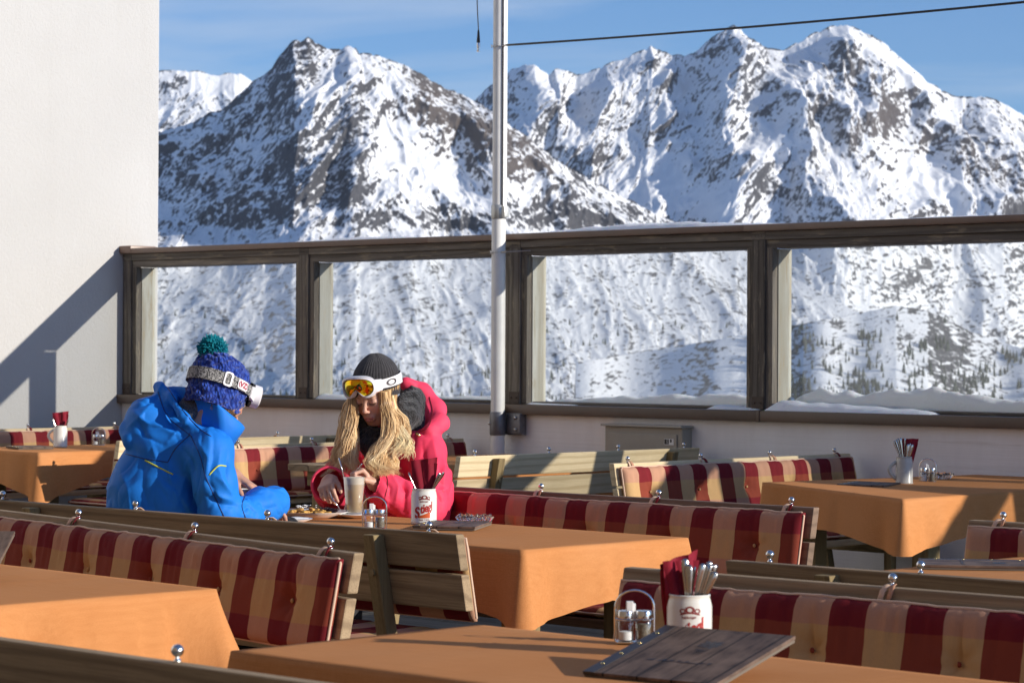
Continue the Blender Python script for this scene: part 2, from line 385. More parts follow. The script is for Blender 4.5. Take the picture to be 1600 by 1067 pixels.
# ------------------------------------------------------------------ materials of the terrace
def wood_mat(name, c1, c2, c3, sc=1.0, axis='x', rough=0.75, wear=0.0):
    ax = (lambda l, c: (l, c, c)) if axis == 'x' else (lambda l, c: (c, c, l))
    m = NM(name, rough=rough, spec=0.25)
    info = m.n('ShaderNodeObjectInfo')
    tc = m.n('ShaderNodeTexCoord'); mp = m.n('ShaderNodeMapping'); mp.inputs['Scale'].default_value = ax(1.0 * sc, 9 * sc)
    m.l(tc.outputs['Object'], mp.inputs[0])
    off = m.n('ShaderNodeVectorMath'); off.operation = 'SCALE'; cmb = m.n('ShaderNodeCombineXYZ')
    m.l(info.outputs['Random'], cmb.inputs[0]); m.l(info.outputs['Random'], cmb.inputs[1]); m.l(info.outputs['Random'], cmb.inputs[2])
    m.l(cmb.outputs[0], off.inputs[0]); off.inputs['Scale'].default_value = 13.0
    ad = m.n('ShaderNodeVectorMath'); ad.operation = 'ADD'; m.l(mp.outputs[0], ad.inputs[0]); m.l(off.outputs[0], ad.inputs[1])
    v = ad.outputs[0]
    lo = m.noise(v, 0.9, 3, 0.5, 0.8)
    wv = m.n('ShaderNodeTexWave'); wv.wave_type = 'BANDS'; wv.bands_direction = 'Z' if axis == 'x' else 'X'; wv.inputs['Scale'].default_value = .8; wv.inputs['Distortion'].default_value = 11.0; wv.inputs['Detail'].default_value = 2.0; wv.inputs['Detail Scale'].default_value = 0.7
    m.l(v, wv.inputs[0])
    mp2 = m.n('ShaderNodeMapping'); mp2.inputs['Scale'].default_value = ax(6 * sc, 230 * sc); m.l(tc.outputs['Object'], mp2.inputs[0])
    fi = m.noise(mp2.outputs[0], 1.0, 4, 0.7)
    blotch = m.noise(tc.outputs['Object'], 3.2, 4, 0.6)
    col = m.mix(m.rng(lo, 0.3, 0.7), c1, c2)
    col = m.mix(m.math('MULTIPLY', m.rng(wv.outputs[0], 0.55, 0.98), 0.5), col, c3)
    col = m.mix(m.rng(fi, 0.47, 0.72, 0, 0.6), col, c3)
    col = m.mix(m.rng(blotch, 0.5, 0.75, 0, 0.35), col, (c1[0] * .6, c1[1] * .6, c1[2] * .55))
    hue = m.n('ShaderNodeHueSaturation'); m.l(col, hue.inputs['Color']); m.l(m.rng(info.outputs['Random'], 0, 1, 0.75, 1.2), hue.inputs['Value'])
    col = hue.outputs[0]
    if wear:
        mp3 = m.n('ShaderNodeMapping'); mp3.inputs['Scale'].default_value = ax(3.5, 30); m.l(tc.outputs['Object'], mp3.inputs[0])
        ww = m.noise(mp3.outputs[0], 1.0, 6, 0.75)
        col = m.mix(m.rng(ww, 0.545, 0.62, 0, wear), col, (0.36, 0.30, 0.21))
    m.base(col); m.bump(m.math('ADD', fi, m.math('MULTIPLY', wv.outputs[0], 0.4)), 0.3, 0.0015)
    return m.m
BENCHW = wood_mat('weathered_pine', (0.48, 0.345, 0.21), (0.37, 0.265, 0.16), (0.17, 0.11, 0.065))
BENCHLIT = wood_mat('pine_lit_copy', (0.76, 0.62, 0.40), (0.68, 0.54, 0.33), (0.44, 0.32, 0.17))  # lit copy of the bench pine, full sunlight put into its colour
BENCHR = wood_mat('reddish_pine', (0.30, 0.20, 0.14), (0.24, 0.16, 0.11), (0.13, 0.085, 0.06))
POSTW = wood_mat('olive_pine', (0.36, 0.265, 0.13), (0.28, 0.205, 0.10), (0.14, 0.095, 0.048))
DARKW = wood_mat('dark_stained_timber', (0.215, 0.19, 0.16), (0.15, 0.13, 0.11), (0.05, 0.042, 0.034), wear=0.55)
GREYW = wood_mat('flaking_grey_paint', (0.42, 0.42, 0.38), (0.36, 0.36, 0.32), (0.24, 0.21, 0.15), wear=0.7)
POSTV = wood_mat('olive_pine_upright', (0.36, 0.265, 0.13), (0.28, 0.205, 0.10), (0.14, 0.095, 0.048), axis='z')
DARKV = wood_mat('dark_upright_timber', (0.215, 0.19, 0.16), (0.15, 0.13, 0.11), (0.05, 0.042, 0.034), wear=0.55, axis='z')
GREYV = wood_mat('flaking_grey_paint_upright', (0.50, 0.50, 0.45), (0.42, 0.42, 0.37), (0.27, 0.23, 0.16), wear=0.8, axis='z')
DECKW = wood_mat('grey_deck_boards', (0.20, 0.195, 0.18), (0.15, 0.145, 0.135), (0.08, 0.075, 0.07))

def cloth_mat():
    m = NM('orange_linen', rough=0.85, spec=0.15)
    co = m.coord('Object')
    a = m.noise(m.coord('Object', (6, 420, 420)), 1.0, 3, 0.6); b = m.noise(m.coord('Object', (420, 6, 60)), 1.0, 3, 0.6)
    big = m.noise(co, 2.3, 4, 0.5)
    col = m.mix(m.rng(a, 0.3, 0.7), (0.55, 0.225, 0.078), (0.64, 0.285, 0.108)); col = m.mix(m.rng(b, 0.35, 0.75, 0, .5), col, (0.49, 0.185, 0.06))
    col = m.mix(m.rng(big, 0.4, 0.7, 0, .35), col, (0.62, 0.31, 0.145))
    m.base(col); m.bump(m.math('ADD', a, b), 0.35, 0.0012)
    m.b.inputs['Specular IOR Level'].default_value = 0.06
    return m.m
CLOTH = cloth_mat()
def plaid_mat(name='plaid_cotton', flat=False, dx=0.0):
    m = NM(name, rough=0.85, spec=0.15)
    tc = m.n('ShaderNodeTexCoord'); sp = m.n('ShaderNodeSeparateXYZ'); m.l(tc.outputs['Object'], sp.inputs[0])
    info = m.n('ShaderNodeObjectInfo')
    wob = m.noise(tc.outputs['Object'], 9, 2, 0.5)
    x = m.math('ADD', sp.outputs[0], m.math('MULTIPLY', m.math('SUBTRACT', wob, 0.5), 0.012))
    x = m.math('ADD', x, m.math('MULTIPLY', info.outputs['Random'], 0.2))
    fx = m.math('FRACT', m.math('ADD', m.math('DIVIDE', x, 0.205), 20.0))
    vr = m.rng(m.math('ABSOLUTE', m.math('SUBTRACT', fx, 0.5)), 0.245, 0.255)       # 0 red 1 cream
    q = sp.outputs[1] if flat else sp.outputs[2]
    q = m.math('ADD', q, m.math('MULTIPLY', m.math('SUBTRACT', wob, 0.5), 0.012))
    fz = m.math('FRACT', m.math('ADD', m.math('DIVIDE', m.math('SUBTRACT', q, 0.688), 0.205), 20.0 + 0.5))
    hr = m.rng(m.math('ABSOLUTE', m.math('SUBTRACT', fz, 0.5)), 0.245, 0.255, 1.0, 0.0)
    rr, rc, cr, cc = (0.185, 0.014, 0.021), (0.26, 0.052, 0.030), (0.54, 0.29, 0.185), (0.58, 0.36, 0.165)
    red = m.mix(hr, rr, rc); cream = m.mix(hr, cr, cc)
    col = m.mix(vr, red, cream)
    fa = m.noise(m.coord('Object', (500, 500, 20)), 1.0, 2, 0.6)
    col = m.mix(m.rng(fa, 0.35, 0.7, 0, 0.22), col, m.mix(0.5, col, (0.12, 0.05, 0.03)))
    m.base(col); m.bump(fa, 0.25, 0.001); return m.m
PLAID = plaid_mat(); PLAIDF = plaid_mat('plaid_cotton_seat', True)
def simple(name, col, rough=0.5, metal=0.0, spec=0.5, nsc=0, nstr=0.1, var=0.0, nd=0.002):
    m = NM(name, rough=rough, col=col, metal=metal, spec=spec)
    if nsc:
        n = m.noise(m.coord('Object'), nsc, 5, 0.6); m.bump(n, nstr, nd)
        if var:
            m.base(m.mix(m.rng(n, 0.35, 0.7), tuple(c * (1 - var) for c in col), tuple(min(1, c * (1 + var)) for c in col)))
            m.l(m.rng(n, 0.3, 0.7, rough * 0.8, min(1, rough * 1.2)), m.b.inputs['Roughness'])
    return m.m
STEEL = simple('polished_steel', (0.72, 0.71, 0.70), 0.12, 1.0)
STEELB = simple('brushed_steel', (0.55, 0.54, 0.53), 0.3, 1.0)
PIPING = simple('cream_piping', (0.68, 0.47, 0.34), 0.8)
FLASH = simple('brown_flashing', (0.115, 0.078, 0.058), 0.42, 0.0, 0.5, 5, 0.25, 0.18, 0.004)
def stucco():
    m = NM('white_stucco', rough=0.9, spec=0.2)
    co = m.coord('Object'); n = m.noise(co, 38, 6, 0.75); g = m.noise(co, 0.9, 5, 0.6); st = m.noise(m.coord('Object', (3, 3, 0.25)), 1.6, 4, 0.6)
    c = m.mix(m.rng(g, 0.3, 0.75), (0.545, 0.535, 0.52), (0.50, 0.49, 0.475)); c = m.mix(m.rng(st, 0.55, 0.8, 0, .35), c, (0.47, 0.455, 0.43))
    m.base(c); m.bump(n, 0.55, 0.010); return m.m
STUCCO = stucco()
def boards():
    m = NM('white_painted_boards', rough=0.6, spec=0.3)
    gr = m.noise(m.coord('Object', (1.2, 40, 40)), 1.0, 5, 0.65, 0.5); dirt = m.noise(m.coord('Object', (2.5, 2.5, 0.5)), 1.5, 5, 0.7)
    c = m.mix(m.rng(dirt, 0.35, 0.75), (0.88, 0.855, 0.845), (0.78, 0.745, 0.73)); c = m.mix(m.rng(gr, 0.62, 0.72, 0, .3), c, (0.5, 0.45, 0.4))
    m.base(c); m.bump(gr, 0.6, 0.004); return m.m
BOARDS = boards()
def snow_mat():
    m = NM('snow', rough=0.7, spec=0.3, col=(0.86, 0.88, 0.91)); n = m.noise(m.coord('Object'), 28, 6, 0.7); m.bump(n, 0.7, 0.01)
    m.b.inputs['Subsurface Weight'].default_value = 0.2; m.b.inputs['Subsurface Scale'].default_value = 0.02
    return m.m
SNOW = snow_mat()

# ------------------------------------------------------------------ terrace setting
TF = 11.15                           # inner face of the fence and the parapet
SH = -14.48                          # face of the house wall
def deck():
    mb = MB(); r = random.Random(3); t = -3.0
    while t < TF:
        s = -14.48
        while s < 0.5:
            L = r.uniform(2.4, 4.2); mb.box(s + .002, min(s + L, 0.6) - .002, t + .004, min(t + .136, TF + .06), -0.03, r.uniform(-.002, .001)); s += L
        t += .141
    o = mb.build('deck', DECKW, rz=TH); tag(o, kind='structure')
    b = MB().box(-14.4, .5, -3, 11.2, -4.5, -0.035); tag(b.build('terrace_slab', simple('dark_slab', (0.05, 0.05, 0.05), 0.9), rz=TH), kind='structure')
deck()
hw = empty('house_wall', ST(SH, 4, 0), TH); tag(hw, 'plain white rendered house wall at the left, crossed by the fence shadow', 'house wall')
MB().box(-7.0, 0, -9.0, 7.47, -4.5, 9.0, bev=0.012).build('wall', STUCCO, hw)
mh = empty('bounce_block', ST(-6, -3.2, 0), TH); tag(mh, 'unseen timber-brown house block added behind the terrace to bounce warm sunlight', 'bounce block')  # added out of view: its sunlit face bounces warm light onto the terrace
MB().box(-8.4, 14, -4.0, 0, -4.5, 8.0, bev=0.02).build('wall', simple('bounce_brown', (.26, .19, .13), .8), mh)
pw = empty('parapet_wall', ST(-7, TF, 0), TH); tag(pw, 'low white boarded parapet wall with a brown metal sill under the glass fence', 'parapet')
mb = MB()
mb.box(-7.48, 7.5, 0.0, .2, -.04, .984, bev=0.003)
mb.build('board_cladding', BOARDS, pw)
mb = MB(); x = -7.47; xs_ = [-7.53, -4.66, -1.75, 1.2, 4.4, 7.5]
for a, b in zip(xs_[:-1], xs_[1:]):
    mb.box(a, b + .006, -.045, .26, .985, 1.045, bev=0.008); mb.box(b - .012, b + .008, -.049, .26, .983, 1.049, bev=.003)
mb.build('sill', FLASH, pw, auto=40)

gf = empty('glass_fence', ST(SH, TF, 0), TH); tag(gf, 'weathered dark timber fence with large glass panes facing the mountains', 'glass fence')
posts = [0.055, 1.92, 3.83, 5.69, 7.60, 9.5, 11.4, 13.3]
ztop = 1.985
for i, c in enumerate(posts):
    hwid = .045
    mb = MB(); mb.box(c - hwid, c + hwid, 0, .05, 1.045, ztop, bev=.003); mb.build('post', DARKV, gf)
    if i < len(posts) - 1:
        mb = MB(); mb.box(c + hwid - .001, c + hwid + .045, .012, .056, 1.05, ztop - .045, bev=.003); mb.build('frame_strip', DARKV, gf)
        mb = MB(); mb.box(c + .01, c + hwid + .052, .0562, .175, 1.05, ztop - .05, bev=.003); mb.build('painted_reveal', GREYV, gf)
    if i > 0:
        mb = MB(); mb.box(c - hwid - .045, c - hwid + .001, .012, .056, 1.05, ztop - .045, bev=.003); mb.build('frame_strip', DARKV, gf)
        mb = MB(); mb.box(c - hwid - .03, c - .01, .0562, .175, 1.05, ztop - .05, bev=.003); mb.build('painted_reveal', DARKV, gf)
    bm_ = MB(); bm_.box(c - .04, c + .04, -.004, 0, 1.05, 1.12)
    for dx in (-.022, .022): bm_.ball((c + dx, -.005, 1.085), .006, 8)
    bm_.build('foot_plate', simple('rusty_plate', (0.06, 0.04, 0.03), 0.6), gf)
    if i < len(posts) - 1:
        a, b = c + hwid, posts[i + 1] - hwid
        mb = MB(); mb.box(a, b, .0, .05, ztop, ztop + .045, bev=.003); mb.build('top_beam', DARKW, gf)
        mb = MB(); mb.box(a, b, .012, .056, ztop - .046, ztop - .001, bev=.003); mb.build('frame_rail', DARKW, gf)
        mb = MB(); mb.box(a + .05, b - .03, .056, .175, ztop - .048, ztop - .004, bev=.003); mb.build('frame_rail', DARKW, gf)
        mb = MB(); mb.box(a + .05, b - .03, .06, .175, 1.046, 1.062, bev=.003); mb.build('frame_rail', DARKW, gf)
for i, c in enumerate(posts):
    mb = MB(); mb.box(c - .045, c + .045, -.002, .05, ztop + .0005, ztop + .045, bev=.002)
    for dx in (-.022, 0, .022): mb.ball((c + dx, -.003, ztop + .02), .004, 6)
    mb.build('post_head', DARKW, gf)
mb = MB(); a = -.01
for b in (3.1, 5.6, 8.9, 12.0, 13.6):
    mb.box(a, b + .004, -.025, .2, ztop + .047, ztop + .085, bev=.008); a = b
mb.build('capping', simple('brown_capping', (0.17, 0.105, 0.075), 0.4, 0.0, 0.5, 4, 0.25, 0.2, 0.004), gf, auto=40)
MB().box(-.14, .13, -.03, .21, ztop + .05, ztop + .105, bev=.014).build('end_cap', simple('tan_metal', (0.24, 0.15, 0.11), 0.4), gf, auto=40)
def glass_mat():
    m = bpy.data.materials.new('window_glass'); m.use_nodes = True; t = m.node_tree; t.nodes.clear()
    o = t.nodes.new('ShaderNodeOutputMaterial'); tr = t.nodes.new('ShaderNodeBsdfTransparent'); gl = t.nodes.new('ShaderNodeBsdfGlossy'); df = t.nodes.new('ShaderNodeBsdfTranslucent'); d2 = t.nodes.new('ShaderNodeBsdfDiffuse')
    tr.inputs[0].default_value = (.975, .985, .98, 1); gl.inputs['Roughness'].default_value = 0.004
    fr = t.nodes.new('ShaderNodeFresnel'); ge = t.nodes.new('ShaderNodeNewGeometry'); ml = t.nodes.new('ShaderNodeMapRange'); ml.inputs[3].default_value = 1.65; ml.inputs[4].default_value = 1 / 1.65; t.links.new(ge.outputs['Backfacing'], ml.inputs[0]); t.links.new(ml.outputs[0], fr.inputs[0])
    m1 = t.nodes.new('ShaderNodeMixShader'); m2 = t.nodes.new('ShaderNodeMixShader'); m3 = t.nodes.new('ShaderNodeMixShader')
    tc = t.nodes.new('ShaderNodeTexCoord'); mp = t.nodes.new('ShaderNodeMapping'); mp.inputs['Scale'].default_value = (14, 14, 1.5)
    nz = t.nodes.new('ShaderNodeTexNoise'); nz.inputs['Scale'].default_value = 3; nz.inputs['Detail'].default_value = 5
    mr = t.nodes.new('ShaderNodeMapRange'); mr.inputs[1].default_value = .3; mr.inputs[2].default_value = .8; mr.inputs[3].default_value = .012; mr.inputs[4].default_value = .035
    t.links.new(tc.outputs['Object'], mp.inputs[0]); t.links.new(mp.outputs[0], nz.inputs[0]); t.links.new(nz.outputs[0], mr.inputs[0])
    df.inputs[0].default_value = (.9, .95, .95, 1); d2.inputs[0].default_value = (.9, .95, .95, 1)
    t.links.new(df.outputs[0], m3.inputs[1]); t.links.new(d2.outputs[0], m3.inputs[2]); m3.inputs[0].default_value = .5
    t.links.new(mr.outputs[0], m1.inputs[0]); t.links.new(tr.outputs[0], m1.inputs[1]); t.links.new(m3.outputs[0], m1.inputs[2])
    t.links.new(fr.outputs[0], m2.inputs[0]); t.links.new(m1.outputs[0], m2.inputs[1]); t.links.new(gl.outputs[0], m2.inputs[2])
    t.links.new(m2.outputs[0], o.inputs[0]); return m
GLASS = glass_mat()
for i in range(len(posts) - 1):
    a, b = posts[i] + .06, posts[i + 1] - .05
    MB().box(a, b, .150, .156, 1.062, ztop - .05).build('glass_pane', GLASS, gf)
# snow lying against and on the fence
def snow_ridge(name, s0, s1, t0, t1, z0, hfun, label, n=90, m=10, seed=1):
    V = []; F = []
    for i in range(n + 1):
        x = s0 + (s1 - s0) * i / n
        for j in range(m + 1):
            y = j / m; prof = math.sin(math.pi * min(1, max(0, y))) ** 0.5 if 0 < y < 1 else 0
            e = min(1, (i / n) * 12, (1 - i / n) * 12) ** 0.5
            h = max(0.0, hfun(x)) * prof * e
            h += h * 0.35 * float(pn2(x * 9.0, y * 2.0 + seed, seed))
            V.append((x, t0 + (t1 - t0) * y, z0 + h))
    for i in range(n):
        for j in range(m): k = i * (m + 1) + j; F.append((k, k + m + 1, k + m + 2, k + 1))
    o = nobj(name, V, F, SNOW, smooth=True, rz=TH); tag(o, label, kind='stuff'); return o
for i, (a, b, f) in enumerate(((posts[1] + .08, posts[2] - .05, lambda x: .035 + .01 * math.sin(x * 2)), (posts[2] + .08, posts[3] - .06, lambda x: .075 - .02 * (x - 5.5) ** 2), (posts[3] + .08, posts[4] - .05, lambda x: .09 + .045 * math.exp(-((x - 6.65) / .33) ** 2) - .03 * (x - 6.6)), (posts[4] + .08, posts[5] - .05, lambda x: .07))):
    snow_ridge('snow_drift', SH + a - .02, SH + b + .02, TF + .16, TF + .30, 1.045, lambda x, f=f: f(x - SH), 'snow piled against the outside of the glass pane', seed=i)
for i, (a, b, t0, t1, h, lab) in enumerate(((1.97, 2.75, .03, .15, .035, 'thin snow on the sill inside the second pane'), (5.35, 5.72, -.03, .14, .03, 'small patch of snow on the sill left of the third post'), (5.76, 6.85, -.035, .14, .06, 'heap of snow on the sill right of the third post'), (3.88, 4.3, .02, .14, .012, 'trace of snow on the sill behind the flagpole'))):
    snow_ridge('sill_snow', SH + a, SH + b, TF + t0, TF + t1, 1.046, lambda x, a=a, b=b, h=h: h * (1 - .75 * ((x - SH - a) / (b - a))) , lab, n=50, seed=20 + i)
for i, (a, b, h) in enumerate(((1.75, 3.0, .022), (3.95, 6.35, .04), (6.5, 7.2, .012))):
    snow_ridge('rail_snow', SH + a, SH + b, TF - .01, TF + .19, ztop + .084, lambda x, a=a, b=b, h=h: h * (0.55 + 0.45 * math.sin((x - SH - a) * 2.1)) * math.sin(math.pi * min(1, max(0, (x - SH - a) / (b - a)))) ** .5, 'snow left on top of the fence capping', seed=30 + i)

# ------------------------------------------------------------------ flagpole, wires, cabinet
fp = empty('flagpole', ST(-10.69, TF - .10, 0), TH); tag(fp, 'tall white metal pole bracketed to the parapet in front of the glass fence', 'pole')
PW = simple('pole_white', (0.80, 0.79, 0.76), 0.38, 0.0, 0.5, 9, 0.05, 0.06)
mb = MB(); mb.lathe([(.0395, .25), (.0395, 2.2), (.0395, 3.5), (.0395, 5.4)], 28); mb.build('pole_tube', PW, fp, auto=40)
mb = MB(); mb.lathe([(.0415, .3), (.0425, .31), (.0425, 1.07), (.0425, 2.18), (.0405, 2.20)], 28); mb.build('sleeve', PW, fp, auto=40)
mb = MB(); mb.box(.030, .052, -.016, .016, 2.2, 5.4, bev=.004); mb.build('rope_track', PW, fp)
mb = MB(); mb.box(.0405, .0445, -.0185, -.0160, 2.2, 5.4); mb.build('track_slot', simple('slot_black', (0.02, 0.02, 0.02), 0.6), fp)
mb = MB(); mb.lathe([(.043, 2.155), (.0465, 2.16), (.0465, 2.235), (.043, 2.24)], 28); mb.box(.03, .068, -.02, .02, 2.165, 2.23, bev=.004); mb.build('collar', simple('galvanised', (0.5, 0.5, 0.48), 0.4, .6), fp, auto=40)
GALV = simple('dull_zinc', (0.20, 0.20, 0.215), 0.5, 0.7, 0.5, 12, 0.3, 0.3)
mb = MB(); mb.lathe([(.046, .86), (.048, .865), (.048, .995), (.046, 1.0)], 28); mb.box(-.02, .148, .055, .095, .862, .998, bev=.004)
mb.box(.04, .148, .035, .058, .872, .99, bev=.003); mb.build('bracket', GALV, fp, auto=40)
mb = MB()
for q_ in ((.115, .03, .895), (.115, .03, .965), (-.03, -.042, .93)): MB().ball(q_, .011, 10, (1, .7, 1)).build('bolt', STEELB, fp, smooth=True)
for z in (1.955, 3.19):
    mb = MB(); rr = .0435 if z < 2.2 else .041
    mb.tube([Vector((rr * math.cos(a), rr * math.sin(a), z)) for a in np.linspace(0, 2 * math.pi, 25)], .0025, 6)
    mb.tube([(-.045, -.02, z), (-.02, -.05, z + .008), (.0, -.052, z), (-.02, -.05, z - .008), (-.045, -.02, z)], .003, 6)
    mb.tube([(rr, -.02, z), (.075, -.01, z + .004)], .005, 6); mb.build('wire_clamp', STEELB, fp)
def wire(name, pts, r, mat, label, cat='wire', sag=0):
    P = []; a, b = Vector(pts[0]), Vector(pts[1])
    for i in range(41): u_ = i / 40; p = a.lerp(b, u_); p.z -= sag * 4 * u_ * (1 - u_); P.append(p)
    o = MB().tube(P, r, 6).build(name, mat, smooth=True); tag(o, label, cat); return o
BLACK = simple('black_cable', (0.02, 0.02, 0.022), 0.45)
wire('steel_wire', (ST(-10.63, TF - .11, 3.194), ST(-5.9, TF - .11, 3.125)), .0065, BLACK, 'long taut dark wire running from the pole across the sky', sag=.02)
wire('stay_wire', (ST(-10.65, TF - .11, 1.957), ST(-10.52, TF + .0, 1.965)), .003, STEELB, 'short stay wire between the pole clamp and the fence post')
hc = empty('hanging_cable', ST(-10.82, TF - .15, 3.0)); tag(hc, 'thin loose cable hanging from above with a metal plug left of the pole', 'cable')
MB().tube([(-.022, 0, .9), (-.012, 0, .55), (-.006, 0, .40), (-.001, 0, .315), (0, 0, .27)], .0035, 6).build('cable', simple('grey_cable', (0.22, 0.22, 0.22), 0.5), hc, smooth=True)
MB().lathe([(.003, .30), (.006, .29), (.011, .225), (.011, .22), (.0, .22)], 10).build('boot', BLACK, hc, smooth=True)
MB().lathe([(.0, .222), (.009, .222), (.011, .215), (.011, .19), (.008, .188), (.008, .178), (.0105, .176), (.0105, .165), (.006, .163), (0, .163)], 12).build('plug', STEEL, hc, auto=30)
cb = empty('electrical_cabinet', ST(-9.55, TF, .4), TH); tag(cb, 'grey metal cabinet with a small lid mounted on the white parapet', 'cabinet')
CABM = simple('beige_grey_metal', (0.33, 0.305, 0.26), 0.45, 0.0, 0.5, 7, 0.08, 0.08)
MB().box(-.29, .29, -.085, 0, 0, .535, bev=.004).build('housing', CABM, cb)
MB().box(-.255, .255, -.094, -.086, .03, .498, bev=.003).build('door', CABM, cb)
mb = MB(); mb.box(-.305, .305, -.11, 0, .536, .55, bev=.004); mb.build('lid', simple('pale_lid', (0.36, 0.34, 0.30), 0.4), cb)
lb = MB().box(.165, .235, -.0955, -.0943, .44, .475).build('label_plate', simple('label_white', (0.7, 0.7, 0.7), 0.4), cb)
mb = MB(); mb.box(.168, .186, -.0965, -.0956, .443, .472); mb.box(.19, .20, -.0965, -.0956, .443, .472); mb.box(.21, .222, -.0965, -.0956, .455, .472); mb.build('label_marks', BLACK, lb)

# ------------------------------------------------------------------ benches, cushions, tables, cloths
TILT = math.tan(R(11))
def bench(name, s, t, face, L, label, rot=0.0, wood=BENCHW, knobs=None, ztop=.83, group='slatted wooden benches on the terrace'):
    rz = TH + {'+t': 0, '-t': math.pi, '+s': -math.pi / 2, '-s': math.pi / 2}[face] + R(rot)
    e = empty(name, ST(s, t, 0), rz); tag(e, label, 'bench', group)
    S_ = Matrix(((1, 0, 0, 0), (0, 1, -TILT, TILT * ztop), (0, 0, 1, 0), (0, 0, 0, 1)))
    for z0, z1 in ((ztop - .108, ztop), (ztop - .228, ztop - .120)):
        mb = MB().box(-L / 2, L / 2, 0, .034, z0, z1, bev=.005, M=S_); mb.build('back_plank', wood, e)
    px_ = (L / 2 - .33) if L > 2.2 else (L / 2 - .26)
    for x in (-px_, px_):
        mb = MB().box(x - .024, x + .024, -.047, -.002, 0.0, ztop - .016, bev=.004, M=S_)
        mb.lathe([(.011, 0), (.011, .006), (0, .006)], 10, M=Matrix.Translation((x, -.047 + TILT * .13, ztop - .13)) @ Matrix.Rotation(R(90), 4, 'X'))
        mb.build('post', POSTV, e)
        mb = MB().box(x - .024, x + .024, .455, .50, 0, .40, bev=.004); mb.build('leg', POSTV, e)
        mb = MB().box(x - .0235, x + .0235, .02, .52, .34, .401, bev=.004); mb.build('seat_bearer', POSTW, e)
    for k in range(3): MB().box(-L / 2 + .01, L / 2 - .01, .135 + k * .135, .258 + k * .135, .402, .436, bev=.005).build('seat_plank', wood, e)
    MB().box(-px_, px_, .23, .27, .12, .18, bev=.004).build('stretcher', POSTW, e)
    if knobs is None: n = 4; knobs = [-(L / 2 - .12) + i * (L - .24) / 3 for i in range(4)]
    for x in knobs:
        mb = MB().lathe([(.0, 0), (.008, 0), (.0065, .005), (.0035, .008), (.0035, .012)], 10, c=(x, .017, ztop)); mb.ball((x, .017, ztop + .021), .0113, 14)
        mb.build('knob', STEEL, e, smooth=True)
    e['L'] = L; return e, rz, knobs, ztop

def pillow_mesh(Lx, Hz, Th, tufts, seed, wr=1.0, nx=None, nz=26, topround=.5):
    nx = nx or int(Lx / .011)
    xs = np.linspace(-Lx / 2, Lx / 2, nx); zs = np.linspace(0, Hz, nz)
    X, Z_ = np.meshgrid(xs, zs)
    ex = np.clip((Lx / 2 - np.abs(X)) / .045, 0, 1); ez = np.clip(np.minimum(Z_, Hz - Z_) / .04, 0, 1)
    prof = np.sqrt(np.clip(1 - (1 - ex) ** 2, 0, 1)) * np.sqrt(np.clip(1 - (1 - ez) ** 2, 0, 1))
    h = Th / 2 * (0.28 + 0.72 * prof)
    for tx, tz in tufts:
        r_ = np.hypot(X - tx, (Z_ - tz) * 1.0); h = h - Th * .40 * np.exp(-(r_ / .030) ** 2) - Th * .10 * np.exp(-(r_ / .085) ** 2)
        an = np.arctan2(Z_ - tz, X - tx); h = h + .0035 * np.exp(-(r_ / .06) ** 2) * np.sin(an * 7 + seed) * np.clip(r_ / .02, 0, 1)
        h = h - .007 * np.exp(-((X - tx) / .008) ** 2) * np.clip((Z_ - tz) / .05, 0, 1) * np.clip(1.2 - (Z_ - tz) / (Hz - tz), 0.2, 1)
    g = rmf(X * 26 + 3 * seed, Z_ * 3.0, 3, seed); top = np.clip((Z_ / Hz - .35) / .65, 0, 1)
    h = h + wr * (g - .35) * .011 * (0.25 + top) * prof
    h = h + .003 * fbm(X * 8, Z_ * 8, 3, seed + 5) * prof
    zz = Z_ + .006 * wr * fbm(X * 9, X * 0, 3, seed + 8) * (Z_ / Hz) + .0008 * np.sin(X * 90) * (Z_ / Hz) ** 3 * wr
    Ff = np.stack([X, -h, zz], -1).reshape(-1, 3); Bk = np.stack([X, h * .55, zz], -1).reshape(-1, 3)
    V = np.vstack([Ff, Bk]); i = np.arange(nx * nz).reshape(nz, nx); N = nx * nz
    f1 = np.stack([i[:-1, :-1], i[:-1, 1:], i[1:, 1:], i[1:, :-1]], -1).reshape(-1, 4); f2 = f1[:, ::-1] + N
    ring = list(i[0, :]) + list(i[1:, -1]) + list(i[-1, -2::-1]) + list(i[-2:0:-1, 0])
    rg = np.array(ring); rn = np.roll(rg, -1); f3 = np.stack([rg, rg + N, rn + N, rn], -1)
    return V, np.vstack([f1, f2, f3]), rg
_cush = [0]
